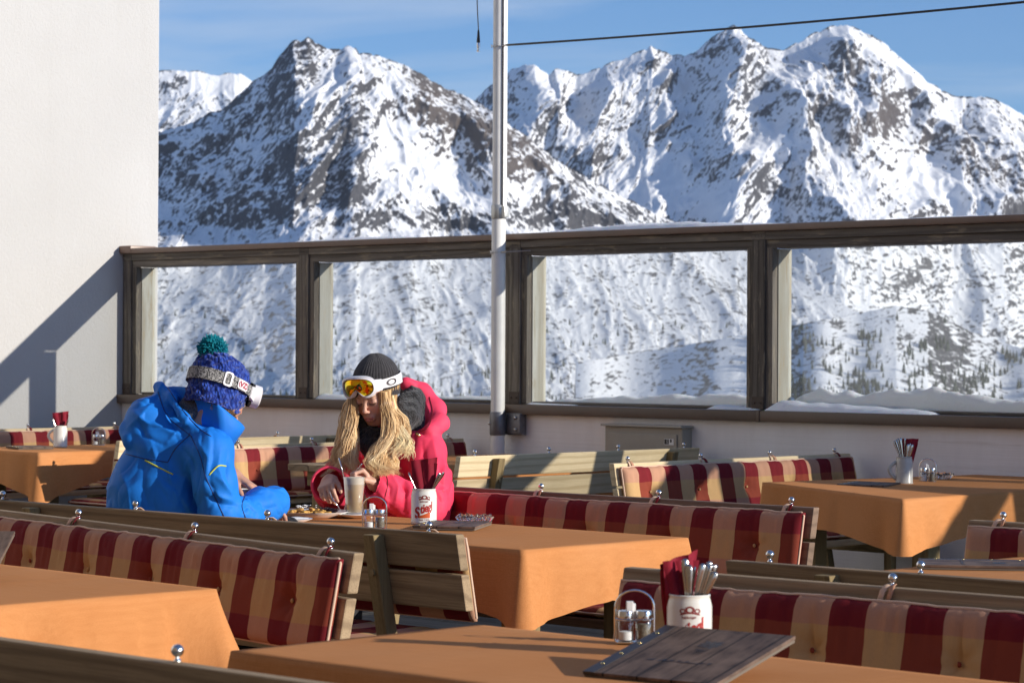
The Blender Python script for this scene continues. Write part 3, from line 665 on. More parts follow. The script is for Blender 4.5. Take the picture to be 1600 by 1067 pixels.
def back_cushion(bn, label, x0=None, x1=None, H=.245, drop=.018, seed=1, group='checked cushions tied to the bench backs'):
    e, rz, knobs, zt = bn; L = e['L']; x0 = -L / 2 + .02 if x0 is None else x0; x1 = L / 2 - .02 if x1 is None else x1
    Lx = x1 - x0; cx = (x0 + x1) / 2
    nt = max(2, round(Lx / .40)); tufts = [(-Lx / 2 + Lx * (i + .5) / nt, H * .50) for i in range(nt)]
    V, F, rg = pillow_mesh(Lx, H, .054, tufts, seed)
    V = V.copy(); V[:, 1] = -V[:, 1]                       # bulges forward (+y)
    F = F[:, ::-1]
    # place: bottom at zt-drop-H, following the tilt of the back; local coordinates of the bench
    def put(V):
        V = np.array(V); z = V[:, 2] + zt - drop - H; V2 = V.copy(); V2[:, 2] = z; V2[:, 0] += cx; V2[:, 1] = V[:, 1] + .034 + .020 + TILT * (zt - z); return V2
    P = put(V)
    o = nobj('back_cushion', P, F, PLAID, smooth=True, loc=e.location, rz=rz)
    tag(o, label, 'cushion', group)
    ring = [Vector(p) for p in P[rg][::2]]; ring2 = [Vector(p) for p in P[rg + len(V) // 2][::2]]
    c = [(a * .75 + b_ * .25) for a, b_ in zip(ring, ring2)]; c.append(c[0]); MB().tube(c, .0042, 6, caps=False).build('piping', PIPING, o, smooth=True)
    for tx, tz in tufts:
        q = put([(tx, .009, tz)])[0]; MB().ball(q, .007, 8, (1, .5, 1)).build('tuft_button', PLAID, o, smooth=True)
    r = random.Random(seed)
    for i, x in enumerate(knobs):
        if not (x0 - .05 < x < x1 + .05): continue
        for sg in (-1, 1):
            a = Vector((x + .004 * sg, .017, zt + .006)); q = Vector((x + sg * r.uniform(.006, .02), .050, zt - drop - .004))
            mid = (a + q) / 2 + Vector((sg * .004, .004, .006))
            pts = [a, (a + mid) / 2 + Vector((0, .003, .003)), mid, q]
            MB().tube(pts, .0075, 8, flat=.25, up=(0, 1, .6)).build('tie', PLAID if sg < 0 else PIPING, o, smooth=True)
    return o
def seat_cushion(bn, label, x0=None, x1=None, seed=2, thick=.045, depth=.42, y0=.10, group='checked cushions lying on the bench seats'):
    e, rz, knobs, zt = bn; L = e['L']; x0 = -L / 2 + .02 if x0 is None else x0; x1 = L / 2 - .02 if x1 is None else x1
    Lx = x1 - x0; nt = max(2, round(Lx / .40)); tufts = [(-Lx / 2 + Lx * (i + .5) / nt, depth * .5) for i in range(nt)]
    V, F, rg = pillow_mesh(Lx, depth, thick, tufts, seed, wr=.6, nz=24)
    P = np.stack([V[:, 0] + (x0 + x1) / 2, V[:, 2] + y0, -V[:, 1] + .437 + thick * .3], -1)
    o = nobj('seat_cushion', P, F, PLAIDF, smooth=True, loc=e.location, rz=rz); tag(o, label, 'cushion', group)
    c = [Vector(p) for p in (P[rg][::2] * .6 + P[rg + len(V) // 2][::2] * .4)]; c.append(c[0]); MB().tube(c, .0042, 6, caps=False).build('piping', PIPING, o, smooth=True)
    return o

def table(s0, s1, t0, t1, label, rot=0.0, zt=.742, wood=BENCHW, planks_along='s', legs=None):
    cx, cy = (s0 + s1) / 2, (t0 + t1) / 2; a, b = (s1 - s0) / 2, (t1 - t0) / 2
    e = empty('terrace_table', ST(cx, cy, 0), TH + R(rot)); tag(e, label, 'table', 'wooden tables on the terrace')
    if planks_along == 's':
        n = 5; w_ = 2 * b / n
        for k in range(n): MB().box(-a, a, -b + k * w_ + .002, -b + (k + 1) * w_ - .002, zt - .036, zt, bev=.004).build('top_plank', wood, e)
    else:
        n = 5; w_ = 2 * a / n
        for k in range(n):
            mb = MB().box(-b, b, -w_ / 2 + .002, w_ / 2 - .002, zt - .036, zt, bev=.004)
            mb.build('top_plank', wood, e, loc=(-a + (k + .5) * w_, 0, 0), rz=math.pi / 2)
    for sx in (-1, 1):
        for sy in (-1, 1):
            x = sx * (a - .14); y = sy * (b - .14)
            MB().box(x - .045, x + .045, y - .045, y + .045, 0, zt - .10, bev=.006).build('leg', POSTV, e)
    for sy in (-1, 1): MB().box(-a + .05, a - .05, sy * (b - .14) - .03, sy * (b - .14) + .03, zt - .12, zt - .037, bev=.005).build('rail', POSTW, e)
    for sx in (-1, 1): MB().box(sx * (a - .14) - .035, sx * (a - .14) + .035, -b + .05, b - .05, zt - .1195, zt - .0375, bev=.005).build('rail', POSTW, e)
    return e
def tablecloth(s0, s1, t0, t1, label, rot=0.0, zt=.7445, drop=.17, cdrop=.235, seed=1, zoff=(0, 0, 0, 0), flare=.03, drops=None, skew=0.0, cfl=.03):
    """zoff and corner order: (-s,-t), (+s,-t), (+s,+t), (-s,+t)"""
    cx, cy = (s0 + s1) / 2, (t0 + t1) / 2; a, b = (s1 - s0) / 2, (t1 - t0) / 2
    rr = .018; per = []
    def side(p0, p1, n, nrm, k):
        for i in range(n):
            u_ = i / n; per.append((p0[0] + (p1[0] - p0[0]) * u_, p0[1] + (p1[1] - p0[1]) * u_, nrm[0], nrm[1], u_, k))
    def arc(cx_, cy_, a0, k, n=7):
        for i in range(n):
            an = R(a0 + 90 * i / n); per.append((cx_ + rr * math.cos(an), cy_ + rr * math.sin(an), math.cos(an), math.sin(an), -1 - i / n, k))
    na = max(12, int(2 * a / .022)); nb_ = max(12, int(2 * b / .022))
    side((-a + rr, -b), (a - rr, -b), na, (0, -1), 0); arc(a - rr, -b + rr, -90, 1)
    side((a, -b + rr), (a, b - rr), nb_, (1, 0), 1); arc(a - rr, b - rr, 0, 2)
    side((a - rr, b), (-a + rr, b), na, (0, 1), 2); arc(-a + rr, b - rr, 90, 3)
    side((-a, b - rr), (-a, -b + rr), nb_, (-1, 0), 3); arc(-a + rr, -b + rr, 180, 0)
    per = np.array(per); n = len(per)
    lens = {0: 2 * a, 1: 2 * b, 2: 2 * a, 3: 2 * b}
    V = []; F = []
    def zo(x, y):
        u_ = np.clip((x + a) / (2 * a), 0, 1); v_ = np.clip((y + b) / (2 * b), 0, 1)
        return zoff[0] * (1 - u_) * (1 - v_) + zoff[1] * u_ * (1 - v_) + zoff[2] * u_ * v_ + zoff[3] * (1 - u_) * v_
    # top grid rings towards centre
    m = 14; rings = []
    NX, NY = max(10, int(2 * a / .03)), max(8, int(2 * b / .03))
    # perimeter ring
    depth = [0, .004, .012, .03, .055, .085, .12, .155, .19, .225, .26]
    mx = 12
    dist = np.array([ (min(p[4], 1 - p[4]) * lens[int(p[5])]) if p[4] >= 0 else 0.0 for p in per])
    arcs = np.array([1.0 if p[4] < 0 else 0.0 for p in per])
    x_, y_, nx_, ny_ = per[:, 0], per[:, 1], per[:, 2], per[:, 3]
    cf = np.exp(-(dist / .075) ** 1.2)
    dr = drop + (cdrop - drop) * np.clip(1 - dist / .52, 0, 1) ** 1.25; cf = np.exp(-(dist / .05) ** 1.2)
    if drops:
        for k, v in drops.items():
            sel = (per[:, 5] == k) & (per[:, 4] >= 0); dr[sel] = dr[sel] + v
    al = np.cumsum(np.hypot(np.diff(x_, append=x_[0]), np.diff(y_, append=y_[0])))
    crs = np.zeros(n)
    for q in range(9): crs += .006 * np.exp(-np.abs(al - al[-1] * ((q * .137 + seed * .31) % 1)) / .018) * (1 if q % 2 else -1)
    wav = fbm(al * 2.6, al * 0 + seed, 3, seed) ; wav2 = rmf(al * 4.5, al * 0 + seed * 2.0, 2, seed + 3) - .4
    dr = dr + .012 * wav
    for i in range(mx + 1):
        v = i / mx
        out = crs * min(1, v * 3) + .006 * (1 - (1 - v) ** 3) + flare * v * (.25 + .9 * wav) + .022 * v * wav2 + cf * cfl * v ** 1.3 - .020 * v * np.exp(-((dist - .12) / .05) ** 2)
        zz = -dr * v + (.000 if i else 0)
        if i == 0: out = out * 0
        X = x_ + nx_ * out; Y = y_ + ny_ * out
        for q in range(n): V.append((X[q], Y[q], zt + .006 + zz[q] + zo(x_[q], y_[q]) - (.0015 if i == 0 else 0)))
    for i in range(mx):
        for q in range(n): q2 = (q + 1) % n; F.append((i * n + q, (i + 1) * n + q, (i + 1) * n + q2, i * n + q2))
    # top: shrink rings to the middle line
    base = len(V); M_ = 12
    prevring = list(range(n))
    for j in range(1, M_ + 1):
        k = 1 - (j / M_)
        ring = []
        for q in range(n):
            sx = x_[q] - (0 if abs(x_[q]) < a - b else math.copysign(min(abs(x_[q]) - 0, 1e9), x_[q]) * 0)
            if a >= b: X = math.copysign(max(0, a - b), x_[q]) if abs(x_[q]) > a - b else x_[q]; tx, ty = X, 0.0
            else: Y = math.copysign(max(0, b - a), y_[q]) if abs(y_[q]) > b - a else y_[q]; tx, ty = 0.0, Y
            X = tx + (x_[q] - tx) * k; Y = ty + (y_[q] - ty) * k
            z = zt + .006 + zo(X, Y) + .0022 * float(pn2(X * 5, Y * 5, seed)) + .0018 * math.exp(-((abs(math.fmod(X + 10.1, .5) - .25)) / .006) ** 2) * .8
            ring.append(len(V)); V.append((X, Y, z))
        for q in range(n): q2 = (q + 1) % n; F.append((prevring[q], prevring[q2], ring[q2], ring[q]))
        prevring = ring
    if skew: V = [(p[0], p[1] - skew * (p[0] / a) * min(1, max(0, -p[1] / b)), p[2]) for p in V]
    mb = MB().add(V, F); o = mb.build('tablecloth', CLOTH, None, smooth=True, loc=ST(cx, cy, 0), rz=TH + R(rot))
    tag(o, label, 'tablecloth', 'plain orange tablecloths'); return o

# benches
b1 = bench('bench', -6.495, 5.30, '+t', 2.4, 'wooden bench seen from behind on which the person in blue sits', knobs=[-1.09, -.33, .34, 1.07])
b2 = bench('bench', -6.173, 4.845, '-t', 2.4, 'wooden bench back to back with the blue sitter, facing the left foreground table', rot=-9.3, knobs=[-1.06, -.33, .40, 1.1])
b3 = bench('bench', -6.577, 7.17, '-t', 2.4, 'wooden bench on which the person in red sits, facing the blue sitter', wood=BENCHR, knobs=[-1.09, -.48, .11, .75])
b4 = bench('bench', -9.15, 10.14, '-s', 1.9, 'sunlit bare-backed bench below the grey cabinet, seen from behind', wood=BENCHLIT)
b5 = bench('bench', -8.15, 10.14, '+s', 1.9, 'sunlit cushioned bench left of the right-hand table by the fence', wood=BENCHLIT)
b10 = bench('bench', -11.95, 10.14, '-s', 1.9, 'bench right of the far left table, its end beside the blue jacket', wood=BENCHLIT)
b11 = bench('bench', -11.05, 10.14, '+s', 1.9, 'sunlit cushioned bench in the gap between the two people', wood=BENCHLIT)
b9 = bench('bench', -14.2, 9.78, '+s', 2.4, 'cushioned bench against the white house wall', wood=BENCHLIT)
b6 = bench('bench', -3.02, 4.90, '-t', 2.4, 'cushioned bench behind the nearest mug and wooden menu', rot=2.5, knobs=[-1.07, -.33, .42, 1.03])
b8 = bench('bench', -2.98, 5.22, '+t', 2.4, 'bench seen from behind just beyond the nearest cushioned bench at right', rot=2.5, knobs=[-1.07, -.62, .36, 1.07])
b12 = bench('bench', -3.45, 7.03, '-t', 2.4, 'bench cut by the right edge in front of the right-hand table')
b7 = bench('bench', -4.10, 2.77, '+t', 2.4, 'nearest bench cut off by the bottom left corner', knobs=[-1.0, -.18, .64])
back_cushion(b2, 'checked back cushion in shade behind the left foreground table', seed=2)
back_cushion(b3, 'checked back cushion in shade behind the person in red, ending at right in mid picture', seed=3)
back_cushion(b5, 'sunlit checked back cushion left of the right-hand table', seed=5)
back_cushion(b11, 'bright sunlit checked back cushion between the two people', seed=11)
back_cushion(b9, 'checked back cushion along the white house wall', seed=9)
back_cushion(b6, 'dark checked back cushion behind the nearest menu', seed=6, drop=.03)
back_cushion(b12, 'checked back cushion cut by the right edge of the picture', seed=12)
back_cushion(b1, 'checked back cushion behind the blue sitter, only its end showing', seed=21)
back_cushion(b10, 'checked back cushion facing the far left table, seen edge on', seed=22)
seat_cushion(b2, 'checked seat cushion below the shaded cushion behind the left foreground table', seed=31)
seat_cushion(b5, 'checked seat cushion half hidden by the right-hand tablecloth', seed=32)
seat_cushion(b11, 'sunlit checked seat cushion low between the two people', seed=33)
seat_cushion(b9, 'checked seat cushion under the far left table', seed=34)
seat_cushion(b10, 'pale checked seat cushion whose end shows left of the blue jacket', seed=35)
seat_cushion(b1, 'checked seat cushion under the person in blue', seed=36)
seat_cushion(b3, 'checked seat cushion under the person in red', seed=37)

# tables and cloths
table(-13.32, -12.5, 9.05, 11.05, 'table with exposed post legs at the far left by the house wall', planks_along='t')
tablecloth(-13.34, -12.48, 9.0, 11.07, 'orange cloth on the far left table by the house wall', seed=1, drop=.16, cdrop=.30)
table(-7.9, -5.48, 5.78, 6.55, 'table between the person in blue and the person in red')
tablecloth(-7.92, -5.46, 5.76, 6.57, 'orange cloth on the table where both people eat', seed=2, drop=.17, cdrop=.25)
table(-7.4, -5.15, 3.62, 4.28, 'table under the left foreground cloth', rot=-2)
tablecloth(-7.42, -5.13, 3.60, 4.30, 'orange cloth in the left foreground hanging to a point', seed=3, rot=-2, drop=.19, cdrop=.27, cfl=.10)
table(-4.04, -1.8, 3.42, 4.12, 'nearest table, in the bottom right foreground')
tablecloth(-4.06, -1.78, 3.40, 4.14, 'orange cloth under the nearest mug and menu', seed=4, drop=.16, cdrop=.20, zoff=(0, 0, 0, 0))
table(-7.27, -6.37, 9.32, 11.05, 'table by the fence at right with a thick post leg', planks_along='t')
tablecloth(-7.31, -6.31, 9.15, 11.06, 'orange cloth with a long lit corner on the right-hand table by the fence', seed=5, drop=.17, cdrop=.24, zoff=(.02, -.005, 0, 0), skew=.15)
table(-4.26, -2.0, 5.97, 6.68, 'table low at the right edge in front of the cut-off bench')
tablecloth(-4.28, -1.98, 5.95, 6.70, 'orange cloth under the menu at the right edge', seed=6)
table(-10.6, -9.75, 9.3, 11.05, 'table with a bare plank end left of the person in red', planks_along='t')
tablecloth(-10.62, -9.73, 9.62, 11.07, 'orange cloth pushed back from the plank end behind the person in red', seed=7, drop=.15)
# ------------------------------------------------------------------ things on the tables
CER = simple('white_stoneware', (0.74, 0.72, 0.66), 0.18, 0.0, 0.6, 30, 0.02, 0.02)
CERG = simple('grey_stoneware', (0.50, 0.49, 0.45), 0.25, 0.0, 0.5, 30, 0.02, 0.02)
CERIN = simple('mug_inside', (0.30, 0.29, 0.27), 0.4)
PLATEW = simple('white_porcelain', (0.80, 0.79, 0.77), 0.12, 0.0, 0.6)
NAPK = simple('burgundy_paper', (0.24, 0.014, 0.030), 0.8, 0.0, 0.2, 60, 0.3, 0.15, 0.001)
LOGOR = simple('logo_red', (0.42, 0.025, 0.02), 0.4); LOGOO = simple('logo_orange', (0.62, 0.10, 0.02), 0.4); LOGOD = simple('logo_dark_red', (0.25, 0.04, 0.035), 0.4)
BRASS = simple('brass', (0.75, 0.58, 0.25), 0.25, 1.0)
def text_mesh(s, size, extrude=0.0, shear=0.0, bold=0.0, spacing=1.0):
    cu = bpy.data.curves.new('txt', 'FONT'); cu.body = s; cu.size = size; cu.align_x = 'CENTER'; cu.align_y = 'CENTER'; cu.shear = shear; cu.offset = bold; cu.resolution_u = 3; cu.space_character = spacing
    ob = bpy.data.objects.new('txt', cu); C.objects.link(ob); dg = bpy.context.evaluated_depsgraph_get(); dg.update()
    me = ob.evaluated_get(dg).to_mesh(); V = [v.co.copy() for v in me.vertices]; F = [tuple(p.vertices) for p in me.polygons]
    ob.evaluated_get(dg).to_mesh_clear(); bpy.data.objects.remove(ob); bpy.data.curves.remove(cu)
    # subdivide long faces is unnecessary at this size
    return V, F
def mug(s, t, label, r=.047, h=.125, handle=None, logo=False, mat=CER, z=.7525, face=0.0, grp='stoneware mugs holding cutlery and napkins'):
    e = empty('stoneware_mug', ST(s, t, z)); tag(e, label, 'mug', grp)
    MB().lathe([(0, 0), (r - .003, 0), (r, .004), (r, .010), (r - .0012, .013), (r - .0012, h * .80), (r - .004, h * .90), (r - .006, h * .955), (r - .0045, h - .002), (r - .006, h), (r - .009, h - .002), (r - .010, h * .9), (r - .008, .02), (0, .018)], 40).build('body', mat, e, auto=50)
    if handle is not None:
        a = handle; c, s_ = math.cos(a), math.sin(a); pts = []
        for i in range(13):
            ph = math.pi * (i / 12) ; q = r - .004 + .034 * math.sin(ph) ** .8; pts.append((c * q, s_ * q, h * .80 - h * .60 * (i / 12) + .004 * math.sin(ph)))
        MB().tube(pts, .0068, 10, flat=1.25).build('handle', mat, e, smooth=True)
    if logo:
        def wrap(V, dz, sh=0.0, rr=r - .0007): return [Vector((rr * math.sin(v.x / r), -rr * math.cos(v.x / r), v.y + dz + v.x * sh)) for v in V]
        sc = 1.0; Rz = Matrix.Rotation(face, 4, 'Z')
        def put(nm, V, F, m): return MB().add([Rz @ v for v in V], F).build(nm, m, e)
        V, F = text_mesh('tiegl', .032, shear=.0, bold=.0011, spacing=.92); V = [Vector((v.x * .92 + .0085, v.y * 1.35, 0)) for v in V]
        put('lettering', wrap(V, .056, .30), F, LOGOR)
        V, F = text_mesh('S', .046, bold=.0018); V = [Vector((v.x - .0275, v.y * 1.12, 0)) for v in V]; put('initial', wrap(V, .046, .2, r - .0004), F, LOGOR)
        quad = [Vector((x, y, 0)) for x, y in ((-.024, -.007), (.022, -.007), (.022, .015), (.012, .012), (.011, .010), (0, .007), (-.001, .005), (-.012, .002), (-.013, 0), (-.024, -.003))]
        gv = []; gf_ = []
        N = 16
        for i in range(N + 1):
            x = -.024 + .046 * i / N; top = -.002 + (.017) * i / N; gv += [Vector((x, -.007, 0)), Vector((x, top, 0))]
        for i in range(N): gf_.append((2 * i, 2 * i + 2, 2 * i + 3, 2 * i + 1))
        put('emblem_block', wrap(gv, .030, 0), gf_, LOGOO)
        V, F = text_mesh('Salzburger', .0075, bold=.0002); V = [Vector((v.x - .002, v.y, 0)) for v in V]; put('lettering', wrap(V, .0815, .03), F, LOGOD)
        V, F = text_mesh('Seit 1492', .0085, bold=.0002, spacing=1.3); put('lettering', wrap(V, .0165), F, LOGOD)
        m2 = MB()
        for k, (cx, cyy, rx_, ry_) in enumerate(((0, .0965, .010, .0075), (-.0155, .094, .0065, .005), (.0155, .094, .0065, .005))):
            vv = []; n = 20
            for i in range(n):
                an = 2 * math.pi * i / n
                for q in (1.0, .55): vv.append(Vector((cx + rx_ * q * math.cos(an), cyy + ry_ * q * math.sin(an), 0)))
            m2.add([Rz @ v for v in wrap(vv, 0)], [(2 * i, 2 * ((i + 1) % n), 2 * ((i + 1) % n) + 1, 2 * i + 1) for i in range(n)])
        vv = [Vector((x, y, 0)) for x, y in ((-.022, .0875), (.022, .0875), (.019, .0905), (-.019, .0905))]
        vv2 = []; ff2 = []
        for i in range(9): x = -.021 + .042 * i / 8; vv2 += [Vector((x, .087 + .002 * math.cos(x * 120), 0)), Vector((x, .090 + .002 * math.cos(x * 120), 0))]
        for i in range(8): ff2.append((2 * i, 2 * i + 2, 2 * i + 3, 2 * i + 1))
        m2.add([Rz @ v for v in wrap(vv2, 0)], ff2); m2.build('crest', LOGOD, e)
    return e
def napkin(base, ang, tilt, w_, h, label, bend=.012, seed=1, n=3, tiltdir=0.0):
    """folded paper napkins standing in a mug: several nested folded sheets"""
    o = MB()
    for q in range(n):
        V = []; F = []; nx, nz = 14, 12; r_ = random.Random(seed + q)
        for j in range(nz + 1):
            for i in range(nx + 1):
                u_ = i / nx * 2 - 1; v = j / nz
                x = u_ * w_ / 2 * (0.62 + .38 * v ** .8); y = bend * (abs(u_) ** 1.5) * (1.2 - v) + .004 * math.sin(u_ * 6 + q * 2 + v * 3) + q * .004 - .006 * (1 if u_ > .2 else 0) * v
                z = -.05 + (h + .05) * v - .010 * q * (1 if q % 2 else .3) - .006 * u_ * (1 if q % 2 else -1) * v
                V.append(Vector((x, y, z)))
        for j in range(nz):
            for i in range(nx): k = j * (nx + 1) + i; F.append((k, k + 1, k + nx + 2, k + nx + 1))
        n0 = len(V); V += [v + Vector((0, .0012, 0)) for v in V]; F += [tuple(x + n0 for x in f[::-1]) for f in F]
        M = Matrix.Rotation(ang, 4, 'Z') @ Matrix.Rotation(tilt, 4, 'X') @ Matrix.Rotation(tiltdir, 4, 'Y'); o.add([M @ v for v in V], F)
    ob = o.build('paper_napkin', NAPK, None, auto=50, loc=base); tag(ob, label, 'napkin', 'burgundy napkins standing in the mugs'); return ob
_cut = None
def cutlery(base, lean_az, lean, h, label, roll=0.0, grp='steel cutlery standing in the mugs'):
    global _cut
    if _cut is None:
        pts = [(0, 0, -.10), (0, 0, -.03), (0, 0, .02), (0, 0, .06), (0, 0, .085), (0, 0, .095), (0, 0, .0995)]
        mb = MB().tube(pts, [.0022, .0024, .0034, .0062, .0085, .0072, .003], 14, flat=.38, up=(0, 1, 0)); _cut = mb.build('cutlery_handle', simple('worn_cutlery_steel', (0.50, 0.46, 0.42), 0.2, 1.0), None, smooth=True); o = _cut
    else: o = _cut.copy(); C.objects.link(o)
    M = Matrix.Translation(base) @ Matrix.Rotation(lean_az, 4, 'Z') @ Matrix.Rotation(lean, 4, 'Y') @ Matrix.Rotation(-lean_az + roll, 4, 'Z') @ Matrix.Translation((0, 0, h - .10))
    o.matrix_world = M; tag(o, label, 'cutlery', grp); return o
def glassy(name, col=(1, 1, 1), rough=0.02, ior=1.5):
    m = NM(name, rough=rough, col=col); m.b.inputs['Transmission Weight'].default_value = 1.0; m.b.inputs['IOR'].default_value = ior; return m.m
GL = glassy('clear_glass'); 
def thin_glass(name, tint=(.96, .98, .98), mixf=.85):
    m = bpy.data.materials.new(name); m.use_nodes = True; t = m.node_tree; t.nodes.clear(); o = t.nodes.new('ShaderNodeOutputMaterial'); tr = t.nodes.new('ShaderNodeBsdfTransparent'); gl = t.nodes.new('ShaderNodeBsdfGlossy'); lw = t.nodes.new('ShaderNodeLayerWeight'); lw.inputs[0].default_value = .35
    tr.inputs[0].default_value = (*tint, 1); gl.inputs['Roughness'].default_value = .03; mx = t.nodes.new('ShaderNodeMixShader'); t.links.new(lw.outputs['Facing'], mx.inputs[0]); t.links.new(tr.outputs[0], mx.inputs[1]); t.links.new(gl.outputs[0], mx.inputs[2]); t.links.new(mx.outputs[0], o.inputs[0]); return m
TGL = thin_glass('thin_glass'); SALT = simple('salt', (0.85, 0.85, 0.85), 0.9, 0, .2, 200, .3); PEPPER = simple('pepper', (0.22, 0.19, 0.15), 0.9, 0, .2, 300, .3, .5); PACKET = simple('white_packets', (0.78, 0.78, 0.78), .6)
def caddy(s, t, rot, label, z=.7525):
    e = empty('condiment_caddy', ST(s, t, z), TH + rot); tag(e, label, 'condiment caddy', 'salt and pepper caddies on the tables')
    mb = MB().box(-.040, .040, -.020, .020, 0, .004, bev=.0015); mb.tube([(-.041, .0, .003)] + [(-.041 * math.cos(a), 0, .075 + .036 * math.sin(a)) for a in np.linspace(0, math.pi, 15)] + [(.041, 0, .003)], .0024, 8)
    loop = [(.039 * math.copysign(abs(math.cos(a)) ** .6, math.cos(a)), .021 * math.copysign(abs(math.sin(a)) ** .6, math.sin(a)), .050) for a in np.linspace(0, 2 * math.pi, 33)]
    mb.tube(loop, .0016, 6, caps=False); mb.build('rack', STEEL, e, smooth=False, auto=40)
    for x, f, nm in ((-.019, SALT, 'salt_fill'), (.019, PEPPER, 'pepper_fill')):
        j = MB().lathe([(0, .005), (.0165, .005), (.0175, .008), (.0175, .046), (.014, .052)], 20, c=(x, 0, 0)).build('jar', TGL, e, smooth=True)
        MB().lathe([(0, .0065), (.0152, .0065), (.0152, .024 if nm[0] == 's' else .040), (0, .026 if nm[0] == 's' else .041)], 16, c=(x, 0, 0)).build(nm, f, j, auto=40)
        MB().lathe([(.0178, .050), (.018, .052), (.018, .064), (.0165, .068), (0, .0685)], 20, c=(x, 0, 0)).build('lid', STEEL, j, auto=35)
    mb = MB().box(-.018, -.003, -.010, .006, .052, .088, bev=.002); mb.box(-.012, .002, -.004, .010, .05, .083, bev=.002); mb.build('sugar_packets', PACKET, e)
    return e
def ashtray(s, t, label, z=.7525, r=.066):
    n = 72; prof = [(0, .004), (r * .55, .004), (r * .62, .006), (r * .80, .026), (r * .93, .031), (r, .028), (r * .97, .018), (r * .80, .004), (r * .76, 0), (0, 0)]
    V = []; F = []
    for i, (q, zz) in enumerate(prof):
        for k in range(n):
            a = 2 * math.pi * k / n; f = 1.0
            if 3 <= i <= 6: f = 1 + .05 * math.cos(12 * a) + .035 * math.cos(36 * a) * (1 if i > 3 else .3)
            zz2 = zz - (.006 * max(0, math.cos(4 * a)) ** 12 if 3 <= i <= 5 else 0) + (.0025 * math.cos(12 * a + 1) if i in (4, 5) else 0)
            V.append((q * f * math.cos(a), q * f * math.sin(a), zz2))
    m = len(prof)
    for i in range(m - 1):
        for k in range(n): F.append((i * n + k, i * n + (k + 1) % n, (i + 1) * n + (k + 1) % n, (i + 1) * n + k))
    o = MB().add(V, F).build('glass_ashtray', GL, None, loc=ST(s, t, z)); tag(o, label, 'ashtray', 'pressed glass ashtrays'); return o
def menu_mat():
    m = NM('printed_dark_planks', rough=0.6, spec=0.22)
    tc = m.n('ShaderNodeTexCoord'); sp = m.n('ShaderNodeSeparateXYZ'); m.l(tc.outputs['Object'], sp.inputs[0])
    mp = m.n('ShaderNodeMapping'); mp.inputs['Scale'].default_value = (60, 9, 20); m.l(tc.outputs['Object'], mp.inputs[0])
    n = m.noise(mp.outputs[0], 1.0, 6, 0.65, 0.5); n2 = m.noise(tc.outputs['Object'], 14, 4, 0.6)
    c = m.mix(m.rng(n, 0.32, 0.7), (0.05, 0.033, 0.026), (0.19, 0.125, 0.092)); c = m.mix(m.rng(n2, 0.42, 0.7, 0, .6), c, (0.28, 0.19, 0.14))
    fx = m.math('FRACT', m.math('ADD', m.math('DIVIDE', sp.outputs[0], 0.078), 10.32)); ln = m.rng(m.math('ABSOLUTE', m.math('SUBTRACT', fx, 0.5)), 0.46, 0.49)
    m.base(m.mix(ln, c, (0.008, 0.007, 0.007))); m.bump(n, 0.15, .001); return m.m
MENU = menu_mat(); SPINE = simple('menu_spine', (0.045, 0.033, 0.026), 0.4, 0, .5, 30, .1); INK = simple('black_print', (0.006, 0.006, 0.006), 0.35)
def menu(M, label, W_=.22, H=.30, full=True):
    """menu lying in the plane of matrix M: origin at its centre, x across (spine at -x), y up the page"""
    e = bpy.data.objects.new('wooden_menu', None); C.objects.link(e); e.matrix_world = M; tag(e, label, 'menu', 'dark wooden look menus')
    MB().box(-W_ / 2 + .028, W_ / 2, -H / 2, H / 2, 0, .007, bev=.0012).build('cover', MENU, e)
    MB().box(-W_ / 2, -W_ / 2 + .0275, -H / 2, H / 2, 0, .0075, bev=.0012).build('spine', SPINE, e)
    for k in range(4): MB().ball((-W_ / 2 + .013, -H / 2 + .05 + k * (H - .1) / 3, .0075), .0042, 10, (1, 1, .45)).build('rivet', BRASS, e, smooth=True)
    MB().box(-W_ / 2 + .002, W_ / 2 - .002, -H / 2 + .002, H / 2 - .002, -.006, -.0005).build('pages', simple('page_edges', (.16, .13, .10), .8), e)
    if full:
        mb = MB(); c0 = Vector((.014, .055, .0075))
        for k in range(9):
            a = 2 * math.pi * k / 9 + .2; L = .034 if k % 2 else .026; d = Vector((math.cos(a), math.sin(a) * .8, 0)); p = Vector((-d.y, d.x, 0)).normalized()
            mb.add([c0 + d * .006, c0 + d * L * .55 + p * .0065, c0 + d * L, c0 + d * L * .55 - p * .0065], [(0, 1, 2, 3)])
        n = 10; mb.add([c0 + Vector((.006 * math.cos(6.283 * i / n), .006 * math.sin(6.283 * i / n), .0002)) for i in range(n)], [tuple(range(n))])
        for k in range(7): mb.add([c0 + Vector((-.012 + .004 * k, -.028, 0)), c0 + Vector((-.010 + .004 * k, -.028, 0)), c0 + Vector((-.004 + .0015 * k, -.05 - .012 * abs(k - 3) / 3, 0))], [(0, 1, 2)])
        mb.build('emblem', INK, e)
        mb = MB(); q = random.Random(3); px_ = -.075 + .014
        while px_ < .085:                                            # a line of small script, too fine to read
            hgt = q.choice((.006, .006, .010, .013)); pts = [Vector((px_ + .0015 * i, -.055 + hgt * (.5 + .5 * math.sin(i * 1.9)) * (1 if i else .2), .0078)) for i in range(5)]
            for u0, u1 in zip(pts[:-1], pts[1:]):
                n_ = Vector((.0011, .0004, 0)); mb.add([u0 - n_, u0 + n_, u1 + n_, u1 - n_], [(0, 1, 2, 3)])
            px_ += q.choice((.0085, .0085, .009, .016))
        mb.build('script_line', INK, e)
    return e
def flatM(s, t, rot, z=.7585): return Matrix.Translation(ST(s, t, z)) @ Matrix.Rotation(TH + rot, 4, 'Z')

